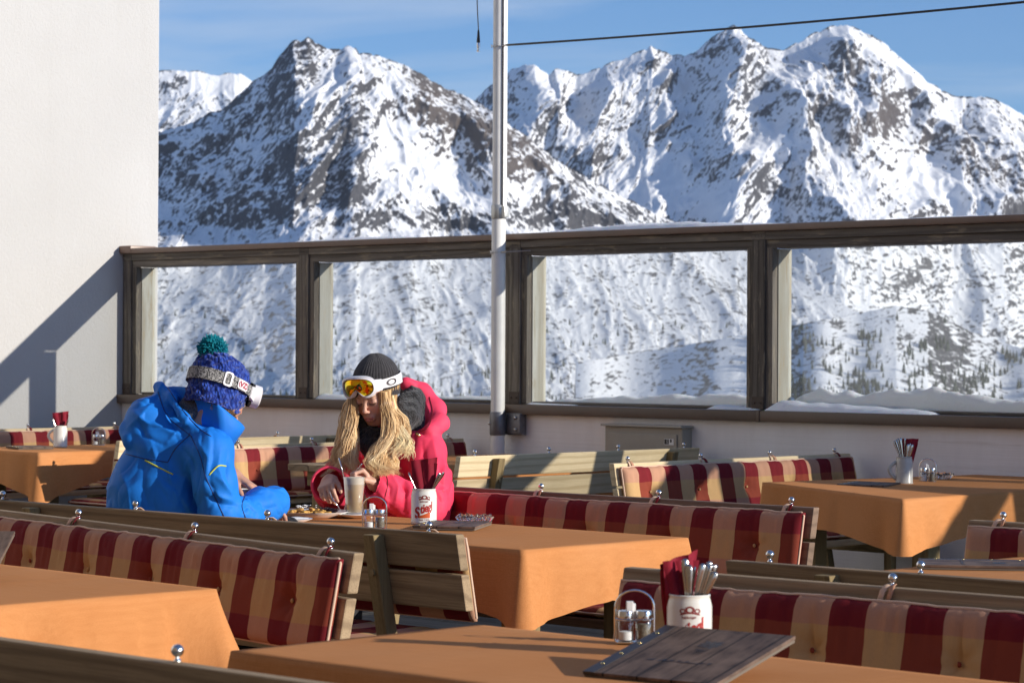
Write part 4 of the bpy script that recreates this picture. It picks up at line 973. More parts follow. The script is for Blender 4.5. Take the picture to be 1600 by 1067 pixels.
# far left table
mug(-13.03, 9.56, 'white mug with a handle on the far left table by the house wall', r=.044, h=.134, handle=math.pi)
nb_ = ST(-13.03, 9.56, .7525)
napkin(nb_ + Vector((0, 0, .13)), .15, -.08, .10, .088, 'red paper napkin in the white mug on the far left table', n=2, seed=4)
cutlery(nb_ + Vector((-.025, -.01, .12)), math.pi, .32, .065, 'cutlery handles poking out beside the napkin on the far left table', .9)
cutlery(nb_ + Vector((.028, -.01, .12)), 0, .42, .055, 'cutlery handles poking out beside the napkin on the far left table', 1.3)
caddy(-13.13, 9.93, R(50), 'chrome condiment caddy on the far left table by the house wall')
ashtray(-13.05, 10.15, 'glass ashtray on the far left table behind the bench end')
menu(flatM(-12.99, 9.30, R(70)), 'dark menu lying flat on the far left table', full=False)
# the couple's table
mug(-6.51, 6.355, 'white mug with red lettering on the table between the two people', logo=True, face=.08 + .0)
b_ = ST(-6.51, 6.355, .7525)
napkin(b_ + Vector((0, 0, .118)), .1, .04, .094, .112, 'red paper napkin between two knives in the mug on the shared table', n=2, seed=7)
cutlery(b_ + Vector((-.022, -.012, .11)), math.pi, .42, .080, 'knife handle leaning left of the napkin on the shared table', 1.2)
cutlery(b_ + Vector((.026, -.012, .11)), 0, .55, .088, 'knife handle leaning right of the napkin on the shared table', 1.0)
cutlery(b_ + Vector((.026, -.002, .11)), .1, .42, .078, 'spoon handle just behind the right-hand knife on the shared table', .6)
caddy(-6.43, 6.04, R(46), 'chrome condiment caddy beside the latte glass on the shared table')
ashtray(-6.40, 6.50, 'round pressed glass ashtray on the shared table', r=.064)
menu(flatM(-6.31, 6.30, R(-62) + R(95) , .7535 + .006), 'dark menu lying under the lettered mug on the shared table')
lg = empty('latte_glass', ST(-6.923, 6.40, .7525 + .014)); tag(lg, 'tall glass of milky coffee with two spoons in front of the person in red', 'coffee glass')
LATTE = simple('milky_coffee', (0.70, 0.50, 0.30), 0.45, 0, .3, 20, .02, .04); FOAM = simple('milk_foam', (0.80, 0.66, 0.50), 0.7)
MB().lathe([(0, 0), (.0285, 0), (.030, .004), (.0405, .136), (.0395, .136)], 36).build('glass', TGL, lg, smooth=True)
MB().lathe([(0, .006), (.0278, .006), (.0365, .108)], 36).build('coffee', LATTE, lg, smooth=True)
MB().lathe([(.0366, .108), (.0386, .131), (.036, .134), (0, .1355)], 36).build('foam', FOAM, lg, smooth=True)
MB().tube([(-.030, .0, .10), (-.045, -.004, .16), (-.057, -.006, .205)], [.0022, .0022, .0030], 8).build('spoon', STEEL, lg, smooth=True)
sc_ = empty('saucer', ST(-6.923, 6.40, .7525)); tag(sc_, 'white saucer with a paper mat under the tall coffee glass', 'saucer')
MB().lathe([(0, 0), (.040, 0), (.045, .003), (.078, .013), (.0785, .015), (.045, .006), (0, .004)], 40).build('dish', PLATEW, sc_, auto=50)
mb = MB().box(-.075, .045, -.05, .05, .0145, .0155, M=Matrix.Rotation(.5, 4, 'Z')); 
MB().lathe([(0, .0135), (.048, .0135), (.048, .0139), (0, .0139)], 24).build('paper_mat', PACKET, sc_)
pl = empty('dinner_plate', ST(-7.04, 6.30, .7525)); tag(pl, 'large white plate with shredded pancake and plum compote between the two people', 'plate')
MB().lathe([(0, 0), (.085, 0), (.09, .003), (.138, .020), (.140, .023), (.135, .023), (.09, .007), (0, .005)], 56).build('dish', PLATEW, pl, auto=50)
def food():
    r_ = random.Random(5); mb = MB(); m = NM('pancake', rough=.8); n = m.noise(m.coord('Object'), 60, 4, .6); m.base(m.mix(m.rng(n, .4, .62), (0.72, 0.42, 0.10), (0.30, 0.12, 0.03))); m.bump(n, .6, .003)
    for i in range(46):
        a = r_.uniform(0, 6.28); q = .085 * math.sqrt(r_.random()); x, y = q * math.cos(a) - .02 , q * math.sin(a) * .8 - .01; s_ = r_.uniform(.010, .017)
        M = Matrix.Translation((x, y, .012 + r_.uniform(0, .022) * (1 - q / .1))) @ Matrix.Rotation(r_.uniform(0, 6), 4, 'Z') @ Matrix.Rotation(r_.uniform(-.7, .7), 4, 'X')
        mb.box(-s_, s_, -s_ * .8, s_ * .8, -s_ * .35, s_ * .4, bev=s_ * .28, M=M)
    f = mb.build('pancake', m.m, pl, smooth=True); f['kind'] = 'stuff'
    mb = MB()
    for i in range(40): mb.ball((r_.uniform(.02, .085), r_.uniform(.0, .075), .012 + r_.uniform(0, .018)), r_.uniform(.006, .011), 8, (1, 1, .7))
    g = mb.build('plum_compote', simple('plum', (0.04, 0.010, 0.018), .15), pl, smooth=True); g['kind'] = 'stuff'
    mb = MB()
    for i in range(26): mb.ball((r_.uniform(-.06, .02), r_.uniform(-.03, .05), .036 + r_.uniform(0, .008)), r_.uniform(.003, .006), 6, (1, 1, .5))
    g = mb.build('icing_sugar', PACKET, pl, smooth=True); g['kind'] = 'stuff'
food()
sp_ = empty('side_plate', ST(-6.86, 6.04, .7525)); tag(sp_, 'small white plate by the elbow of the person in blue', 'plate')
MB().lathe([(0, 0), (.04, 0), (.044, .003), (.074, .014), (.075, .016), (.044, .006), (0, .005)], 40).build('dish', PLATEW, sp_, auto=50)
MB().box(-.045, .05, -.035, .04, .0165, .0185, bev=.0008, M=Matrix.Rotation(.6, 4, 'Z')).build('paper_napkin', PACKET, sp_)
# right-hand table by the fence
mug(-6.95, 9.92, 'grey mug crammed with cutlery on the right-hand table by the fence', r=.041, h=.13, handle=math.pi * 1.02, mat=CERG)
b_ = ST(-6.95, 9.92, .7525)
napkin(b_ + Vector((.012, .015, .12)), -.15, -.15, .085, .095, 'dark red napkin behind the cutlery on the right-hand table', n=3, seed=9, tiltdir=.15)
for i, (az, ln, h, dx, dy, ro) in enumerate(((3.1, .36, .090, -.018, -.008, .3), (3.2, .30, .095, -.014, -.012, .8), (3.0, .22, .098, -.010, -.006, .1), (3.1, .14, .100, -.006, -.012, .5), (0, .03, .098, .0, -.008, .9), (0, .12, .070, .008, -.016, .2), (0, .18, .074, .014, -.012, .7), (0, .26, .070, .020, -.01, .4))):
    cutlery(b_ + Vector((dx, dy, .12)), az, ln, h, 'one of the handles fanned out of the grey mug on the right-hand table', ro)
caddy(-6.99, 10.17, R(20), 'chrome condiment caddy right of the grey mug on the right-hand table')
ashtray(-7.13, 10.46, 'bluish glass ashtray on the right-hand table', r=.075)
menu(flatM(-6.97, 9.67, R(20)), 'dark menu lying flat left of the grey mug on the right-hand table')
# nearest table
mug(-3.335, 4.011, 'nearest white mug with red lettering, partly behind the propped menu', logo=True, face=-.05)
b_ = ST(-3.335, 4.011, .7525)
napkin(b_ + Vector((-.010, .012, .12)), .55, .05, .085, .082, 'dark red napkins folded in the nearest mug', n=4, seed=13, tiltdir=-.14, bend=.02)
for i, (az, ln, h, dx, dy, ro) in enumerate(((3.1, .06, .083, -.006, -.012, .15), (3.1, .03, .072, -.002, -.020, -.2), (0, .10, .066, .004, .004, 1.2), (0, .22, .075, .010, -.016, .25), (0, .27, .074, .016, -.012, -.1), (0, .31, .080, .018, .002, .3), (0, .33, .074, .022, -.012, .9), (0, .44, .062, .026, -.014, .1), (0, .40, .076, .024, -.004, .5))):
    cutlery(b_ + Vector((dx, dy, .115)), az, ln, h, 'one of the handles fanned out of the nearest mug', ro)
caddy(-3.56, 4.10, R(44), 'chrome condiment caddy left of the nearest mug')
def menuM(p0, p1, p2):  # bottom of spine, top of spine, top of outer edge
    p0, p1, p2 = Vector(p0), Vector(p1), Vector(p2); y = (p1 - p0).normalized(); x = (p2 - p1); x = (x - y * x.dot(y)).normalized(); z = x.cross(y)
    c = (p0 + p1) / 2 + x * (.15 if p0.y < 5.5 else .13); M = Matrix.Identity(4)
    for i in range(3): M[i][0], M[i][1], M[i][2], M[i][3] = x[i], y[i], z[i], c[i]
    return M
menu(menuM((.138, 4.88, .753), (.311, 5.105, .818), (.549, 4.922, .818)), 'nearest dark menu propped against the mug with an emblem on its cover', W_=.30, H=.29)
menu(menuM((-1.61, 6.68, .757), (-1.595, 6.93, .865), (-1.34, 6.915, .865)), 'dark menu propped up at the left edge on the foreground table', W_=.25, H=.29, full=False)
menu(flatM(-4.13, 6.27, R(37) - R(90)), 'dark menu lying flat on the table cut by the right edge', W_=.22, H=.34)
# ------------------------------------------------------------------ signed-distance modelling for the figures
def smin(a, b, k): h = np.clip(0.5 + 0.5 * (b - a) / k, 0, 1); return b + (a - b) * h - k * h * (1 - h)
def smax(a, b, k): return -smin(-a, -b, k)
class SDF:
    def __init__(self): self.it = []
    def _p(self, fn, k, op='u'): self.it.append((fn, k, op)); return self
    def cone(self, a, b, r1, r2, k=.02, op='u', flat=None):
        a = np.array(a, float); b = np.array(b, float); ab = b - a; L2 = ab @ ab + 1e-12
        def fn(P):
            t = np.clip((P - a) @ ab / L2, 0, 1); return np.linalg.norm(P - a - t[:, None] * ab, axis=1) - (r1 + (r2 - r1) * t)
        return self._p(fn, k, op)
    def ell(self, c, r, M=None, k=.02, op='u'):
        c = np.array(c, float); r = np.array(r, float); M = np.eye(3) if M is None else np.array(M)   # rows = local axes
        def fn(P):
            q = (P - c) @ M.T; k0 = np.linalg.norm(q / r, axis=1); k1 = np.linalg.norm(q / r ** 2, axis=1) + 1e-9; return k0 * (k0 - 1) / k1
        return self._p(fn, k, op)
    def chain(self, pts, rs, k=.015, op='u'):
        for i in range(len(pts) - 1): self.cone(pts[i], pts[i + 1], rs[i], rs[i + 1], k, op)
        return self
    def __call__(self, P):
        d = None
        for fn, k, op in self.it:
            v = fn(P)
            if d is None: d = v
            elif op == 'u': d = smin(d, v, k)
            else: d = smax(d, -v, k)
        return d
def mesh_sdf(f, lo, hi, h):
    lo = np.array(lo, float); hi = np.array(hi, float); n = np.ceil((hi - lo) / h).astype(int) + 1
    S = 6; nb = -(-n // S); n = nb * S + 1
    val = np.full(n, 1e3, dtype=np.float32)
    bi = np.stack(np.meshgrid(*[np.arange(x) for x in nb], indexing='ij'), -1).reshape(-1, 3)
    cen = lo + (bi * S + S / 2) * h; dc = f(cen); rad = S * h * math.sqrt(3) / 2 * 1.25 + h
    for b in bi[dc < -rad]: val[b[0] * S:b[0] * S + S + 1, b[1] * S:b[1] * S + S + 1, b[2] * S:b[2] * S + S + 1] = -1e3
    act = bi[np.abs(dc) <= rad]
    g = np.stack(np.meshgrid(*[np.arange(S + 1)] * 3, indexing='ij'), -1).reshape(-1, 3)
    for c0 in range(0, len(act), 400):
        a = act[c0:c0 + 400]; I = (a[:, None] * S + g[None]).reshape(-1, 3); d = f(lo + I * h); val[I[:, 0], I[:, 1], I[:, 2]] = d
    neg = val < 0
    c = [neg[:-1, :-1, :-1], neg[1:, :-1, :-1], neg[:-1, 1:, :-1], neg[1:, 1:, :-1], neg[:-1, :-1, 1:], neg[1:, :-1, 1:], neg[:-1, 1:, 1:], neg[1:, 1:, 1:]]
    s = sum(x.astype(np.int8) for x in c); cells = np.argwhere((s > 0) & (s < 8)); vid = np.full(np.array(neg.shape) - 1, -1, dtype=np.int64); vid[cells[:, 0], cells[:, 1], cells[:, 2]] = np.arange(len(cells))
    off = np.array([(0, 0, 0), (1, 0, 0), (0, 1, 0), (1, 1, 0), (0, 0, 1), (1, 0, 1), (0, 1, 1), (1, 1, 1)])
    cv = np.stack([val[cells[:, 0] + o[0], cells[:, 1] + o[1], cells[:, 2] + o[2]] for o in off], 1); cv = np.clip(cv, -h * 2, h * 2)
    acc = np.zeros((len(cells), 3)); cnt = np.zeros(len(cells))
    for i, j in ((0, 1), (2, 3), (4, 5), (6, 7), (0, 2), (1, 3), (4, 6), (5, 7), (0, 4), (1, 5), (2, 6), (3, 7)):
        m = (cv[:, i] < 0) != (cv[:, j] < 0); t = np.where(m, cv[:, i] / (cv[:, i] - cv[:, j] + 1e-12), 0); acc += np.where(m[:, None], off[i] + (off[j] - off[i]) * t[:, None], 0); cnt += m
    V = lo + (cells + acc / cnt[:, None]) * h; Fs = []
    for ax in range(3):
        a, b = [(1, 2), (2, 0), (0, 1)][ax]; sl0 = [slice(None)] * 3; sl1 = [slice(None)] * 3; sl0[ax] = slice(0, -1); sl1[ax] = slice(1, None)
        e = neg[tuple(sl0)] != neg[tuple(sl1)]; E = np.argwhere(e); E = E[(E[:, a] > 0) & (E[:, b] > 0) & (E[:, a] < neg.shape[a] - 1) & (E[:, b] < neg.shape[b] - 1)]
        da = np.zeros(3, int); da[a] = 1; db = np.zeros(3, int); db[b] = 1
        q = np.stack([vid[tuple((E - x).T)] for x in (0 * da, da, da + db, db)], 1); fl = neg[tuple(E.T)]; q[~fl] = q[~fl][:, ::-1]; Fs.append(q)
    F = np.vstack(Fs); F = F[(F >= 0).all(1)]
    return V, F
def vnormals(V, F):
    n = np.cross(V[F[:, 2]] - V[F[:, 0]], V[F[:, 3]] - V[F[:, 1]]); N = np.zeros_like(V)
    for i in range(4): np.add.at(N, F[:, i], n)
    return N / (np.linalg.norm(N, axis=1, keepdims=True) + 1e-12)
def relax(V, F, it=2, a=.5):
    for _ in range(it):
        acc = np.zeros_like(V); c = np.zeros(len(V))
        for i in range(4):
            j = (i + 1) % 4; np.add.at(acc, F[:, i], V[F[:, j]]); np.add.at(acc, F[:, j], V[F[:, i]]); np.add.at(c, F[:, i], 1); np.add.at(c, F[:, j], 1)
        V = V * (1 - a) + a * acc / np.maximum(c, 1)[:, None]
    return V
def crease(V, N, px, py, pts, h, wd, vis=True):
    """a fold that runs along a line on the cloth (given in camera-angle coordinates, only on the side facing that way)"""
    best = np.full(len(V), 1e9); tt_ = np.zeros(len(V)); L = len(pts) - 1
    for i in range(L):
        (ax, ay), (bx, by) = pts[i], pts[i + 1]; t = np.clip(((px - ax) * (bx - ax) + (py - ay) * (by - ay)) / ((bx - ax) ** 2 + (by - ay) ** 2 + 1e-9), 0, 1)
        d = np.hypot(px - ax - t * (bx - ax), py - ay - t * (by - ay)); m = d < best; best = np.where(m, d, best); tt_ = np.where(m, (i + t) / L, tt_)
    taper = np.sin(np.pi * np.clip(tt_, .06, .94)) ** .6; f = np.exp(-1.5 * (best / wd) ** 1.15) * taper
    face = np.clip(-N[:, 1] * 2.2, 0, 1) if vis else 1
    return V + N * (h * f * face)[:, None]
def cloth_folds(V, N, sc, amp, seed, stretch=(1, 1, .45)):
    P = V * np.array(stretch); wq = np.stack([pn3(P, sc * .8, seed + q) for q in (11, 12, 13)], 1) * .55 / sc; P = P + wq
    n0 = pn3(P, sc, seed); a = np.clip(1 - np.abs(n0) * 2.6, 0, 1); n1 = pn3(P, sc * 2.3, seed + 5); b = np.clip(1 - np.abs(n1) * 2.6, 0, 1)
    d = (a ** 2.2 - .25) * amp * 1.25 + n0 * amp * .8 - (b ** 2.5 - .2) * amp * .55
    return V + N * d[:, None]
def fobj(name, V, F, mat, parent, smooth=True):
    M = parent.matrix_basis.inverted() if parent is not None else Matrix.Identity(4); V = np.asarray(V) + np.array(M.translation); return nobj(name, V, F, mat, parent, smooth)
def mb_world(mb, name, mat, parent, smooth=True, auto=None):
    t = Vector((0, 0, 0)); q = parent
    while q is not None: t = t + q.matrix_basis.translation; q = q.parent
    mb.v = [tuple(Vector(v) - t) for v in mb.v]; return mb.build(name, mat, parent, smooth=smooth, auto=auto)
def bvh_of(V, F): return BVHTree.FromPolygons([tuple(v) for v in V], [tuple(int(i) for i in f) for f in F])
def on_surface(bv, pts, lift=.001):
    out = []; o = Vector((0, 0, CAMZ))
    for x, y in pts:
        d = (W(x, y, 9.0) - o).normalized(); hit, nrm, idx, dist = bv.ray_cast(o, d)
        if hit is not None: out.append((hit + nrm * (lift if nrm.dot(d) < 0 else -lift), nrm))
    return out
def dens(pts, n=8):
    o = []
    for a, b in zip(pts[:-1], pts[1:]):
        for i in range(n): o.append((a[0] + (b[0] - a[0]) * i / n, a[1] + (b[1] - a[1]) * i / n))
    o.append(pts[-1]); return o
def smoothp(pts, n=6):
    """Catmull-Rom"""
    P = [np.array(p, float) for p in pts]; P = [2 * P[0] - P[1]] + P + [2 * P[-1] - P[-2]]; out = []
    for i in range(1, len(P) - 2):
        for j in range(n):
            t = j / n; p0, p1, p2, p3 = P[i - 1:i + 3]; out.append(.5 * ((2 * p1) + (-p0 + p2) * t + (2 * p0 - 5 * p1 + 4 * p2 - p3) * t * t + (-p0 + 3 * p1 - 3 * p2 + p3) * t ** 3))
    out.append(P[-2]); return out
def seam(bv, pts, r, name, mat, parent, flat=.5, lift=.0008):
    q = on_surface(bv, [tuple(p) for p in smoothp(pts, 7)], lift)
    if len(q) < 3: return None
    return mb_world(MB().tube([p for p, n in q], r, 6), name, mat, parent)
class Frame:
    def __init__(self, o, fh, pitch, tilt=0.0):
        self.o = np.array(o, float); fh = np.array([fh[0], fh[1], 0.0]); fh /= np.linalg.norm(fh); z = np.array([0, 0, 1.0])
        self.f = math.cos(pitch) * fh - math.sin(pitch) * z; self.u = math.cos(pitch) * z + math.sin(pitch) * fh; self.l = np.cross(self.u, self.f) * -1
        self.l = np.cross(self.f, self.u) ; 
        if tilt: c, s = math.cos(tilt), math.sin(tilt); l, u = self.l.copy(), self.u.copy(); self.l = c * l + s * u; self.u = c * u - s * l
        self.M = np.stack([self.l, self.f, self.u])      # rows: x (their right hand side), y forward, z up
    def w(self, p): return self.o + np.asarray(p, float) @ self.M
    def loc(self, P): return (P - self.o) @ self.M.T

def head_parts(S, H, sc=1.0, nose=1.0):
    w = lambda *p: H.w(np.array(p) * sc)
    E = lambda c, r, k=.02, op='u': S.ell(w(*c), np.array(r) * sc, H.M, k, op)
    E((0, -.012, .035), (.074, .094, .082)); E((0, .030, -.022), (.060, .060, .080), .03); E((0, .050, -.086), (.024, .026, .021), .03)
    for sx in (-1, 1):
        E((sx * .033, .058, -.034), (.023, .021, .024), .02); S.cone(w(sx * .058, .01, -.045), w(sx * .018, .055, -.095), .018 * sc, .012 * sc, .03)
    S.cone(w(-.030, .080, .022), w(.030, .080, .022), .010 * sc, .010 * sc, .015)
    for sx in (-1, 1): E((sx * .031, .102, .001), (.017, .017, .013), .012, 's')
    for sx in (-1, 1): E((sx * .031, .076, -.002), (.0155, .0145, .0135), .005)
    S.cone(w(0, .086, .010), w(0, .109, -.028), .0065 * sc, .0088 * sc, .010); E((0, .108, -.032), (.0095, .009, .008), .006)
    for sx in (-1, 1): E((sx * .0105, .099, -.037), (.0065, .009, .0062), .006)
    E((0, .087, -.066), (.026, .012, .018), .012)
    S.cone(w(-.014, .0955, -.0625), w(.014, .0955, -.0625), .0050 * sc, .0050 * sc, .004); E((0, .0965, -.0715), (.0165, .0068, .0062), .004)
    E((0, .104, -.0668), (.024, .010, .0016), .003, 's')
def skin_mat(name, base, lips, brow):
    m = NM(name, rough=.48, spec=.35); c = m.n('ShaderNodeVertexColor') if False else m.n('ShaderNodeAttribute'); c.attribute_name = 'tone'
    n = m.noise(m.coord('Object'), 60, 4, .6); col = m.mix(m.rng(n, .4, .7, 0, .12), c.outputs['Color'], (base[0] * .8, base[1] * .55, base[2] * .5)); m.base(col)
    m.b.inputs['Subsurface Weight'].default_value = .12; m.b.inputs['Subsurface Radius'].default_value = (1, .35, .2); m.b.inputs['Subsurface Scale'].default_value = .006
    m.bump(m.noise(m.coord('Object'), 500, 3, .6), .15, .0006); return m.m
def face_tones(V, H, sc, base, lips, brow, blush, lash=(0.03, 0.02, 0.015)):
    Q = H.loc(V) / sc; c = np.tile(np.array(base), (len(V), 1)).astype(float)
    def put(mask, col): nonlocal c; c = c * (1 - mask[:, None]) + np.array(col) * mask[:, None]
    x, y, z = Q.T; fr = (y > .045) & (np.abs(z) < .13)
    g = lambda cx, cz, rx, rz: np.exp(-(((x - cx) / rx) ** 2 + ((z - cz) / rz) ** 2) ** 1.0) * fr
    for sx in (-1, 1): put(g(sx * .036, -.034, .022, .018) * .55, blush)
    put(g(0, -.034, .014, .012) * .4, blush)
    lipm = ((np.abs(x) < .021) & (z < -.0585 - .08 * np.abs(x) * .1) & (z > -.0775 + .25 * np.abs(x)) & (y > .083)).astype(float); put(lipm * .85, lips)
    put(((np.abs(z + .0668) < .0013) & (np.abs(x) < .020) & (y > .08)).astype(float) * .8, (lips[0] * .35, lips[1] * .3, lips[2] * .3))
    for sx in (-1, 1):
        lx = (x - sx * .031); put((((np.abs(lx) < .0145) & (np.abs(z - (-.0085 + 14 * lx ** 2)) < .0022) & (y > .06))).astype(float) * .95, lash)
        put((((np.abs(lx - sx * .002) < .018) & (np.abs(z - (.0215 - 9 * (lx) ** 2 + sx * lx * .12)) < .0032) & (y > .05))).astype(float) * .75, brow)
        put((((np.abs(lx) < .016) & (np.abs(z - .010) < .0018) & (y > .06))).astype(float) * .35, (base[0] * .5, base[1] * .35, base[2] * .3))
        put(((np.hypot(x - sx * .008, z + .040) < .0032) & (y > .09)).astype(float) * .8, (.1, .03, .02))
    return c
def hand(S, wrist, knuck_dir, palm_n, side, curl, sc=1.0, spread=.10, thumb=(.5, .6, -.2), k=.005):
    """wrist point, direction to the knuckles, palm normal (out of the palm), side = direction towards the thumb"""
    d = np.array(knuck_dir, float); d /= np.linalg.norm(d); n = np.array(palm_n, float); n -= d * (n @ d); n /= np.linalg.norm(n); s = np.array(side, float); s -= d * (s @ d) + n * (s @ n); s /= np.linalg.norm(s); w = np.array(wrist, float)
    L = .085 * sc
    for q, r in ((-.026, .0125), (-.009, .0135), (.009, .0135), (.026, .013)): S.cone(w + s * q * .7 * sc, w + d * L + s * q * sc, .0145 * sc, r * .80 * sc, .012)
    for i, (q, fl) in enumerate(((.029, .92), (.0105, 1.0), (-.0085, .95), (-.026, .76))):
        p = w + d * L * (1.0 if i != 3 else .93) + s * q * sc; c = curl[i]; a = 0; dd = d + s * (q / .03) * spread; dd /= np.linalg.norm(dd); rr = (.0088, .0080, .0072, .0062)
        pts = [p]
        for j, ln in enumerate((.042, .026, .022)):
            a += c * (1.0, 1.1, .7)[j]; v = dd * math.cos(a) + n * math.sin(a); p = p + v * ln * fl * sc; pts.append(p)
        S.chain(pts, [x * sc for x in rr], k)
    t0 = w + d * .018 * sc + s * .026 * sc; td = d * thumb[0] + s * thumb[1] + n * thumb[2]; td /= np.linalg.norm(td); t1 = t0 + td * .042 * sc; td2 = td + d * .5 + n * .2; td2 /= np.linalg.norm(td2); t2 = t1 + td2 * .032 * sc; t3 = t2 + (td2 + d * .2) / np.linalg.norm(td2 + d * .2) * .026 * sc
    S.chain([w + d * .01 * sc + s * .012 * sc, t0, t1, t2, t3], [.014 * sc, .0145 * sc, .0105 * sc, .0092 * sc, .0072 * sc], .008)
def nylon(name, col, col2, rough=.42):
    m = NM(name, rough=rough, spec=.22); n = m.noise(m.coord('Object'), 5, 4, .6); f = m.noise(m.coord('Object'), 900, 2, .6)
    m.base(m.mix(m.rng(n, .3, .7), col, col2)); m.bump(m.math('ADD', m.noise(m.coord('Object'), 30, 5, .6), m.math('MULTIPLY', f, .1)), .25, .004); return m.m
def knit(name, c1, c2, sc, strength=.9, ribs=0, depth=.004):
    m = NM(name, rough=.95, spec=.1); v = m.n('ShaderNodeTexVoronoi'); v.inputs['Scale'].default_value = sc; m.l(m.coord('Object', (1, 1, .62)), v.inputs[0]); n = m.noise(m.coord('Object'), sc * .5, 4, .7)
    m.base(m.mix(m.rng(m.math('ADD', v.outputs[0], m.math('MULTIPLY', n, .5)), .25, .95), c1, c2)); m.bump(m.math('SUBTRACT', m.math('MULTIPLY', n, .6), v.outputs[0]), strength, depth); m.b.inputs['Sheen Weight'].default_value = .3; return m.m
def hat_shape(H, rows, n=96, wob=None, cx=0.0):
    """lofted hat: rows of (z, rx, ry, yoff) in head coordinates"""
    V = []; F = []
    for j, (z, rx, ry, yo) in enumerate(rows):
        for i in range(n):
            a = 2 * math.pi * i / n; e = wob(a, j / (len(rows) - 1)) if wob else 0; V.append(H.w((cx * j / len(rows) + (rx + e) * math.cos(a), yo + (ry + e) * math.sin(a), z)))
    m = len(rows)
    for j in range(m - 1):
        for i in range(n): F.append((j * n + i, j * n + (i + 1) % n, (j + 1) * n + (i + 1) % n, (j + 1) * n + i))
    return V, F
def ring_xy(rx, ry, yo, a): return rx * math.cos(a), yo + ry * math.sin(a)
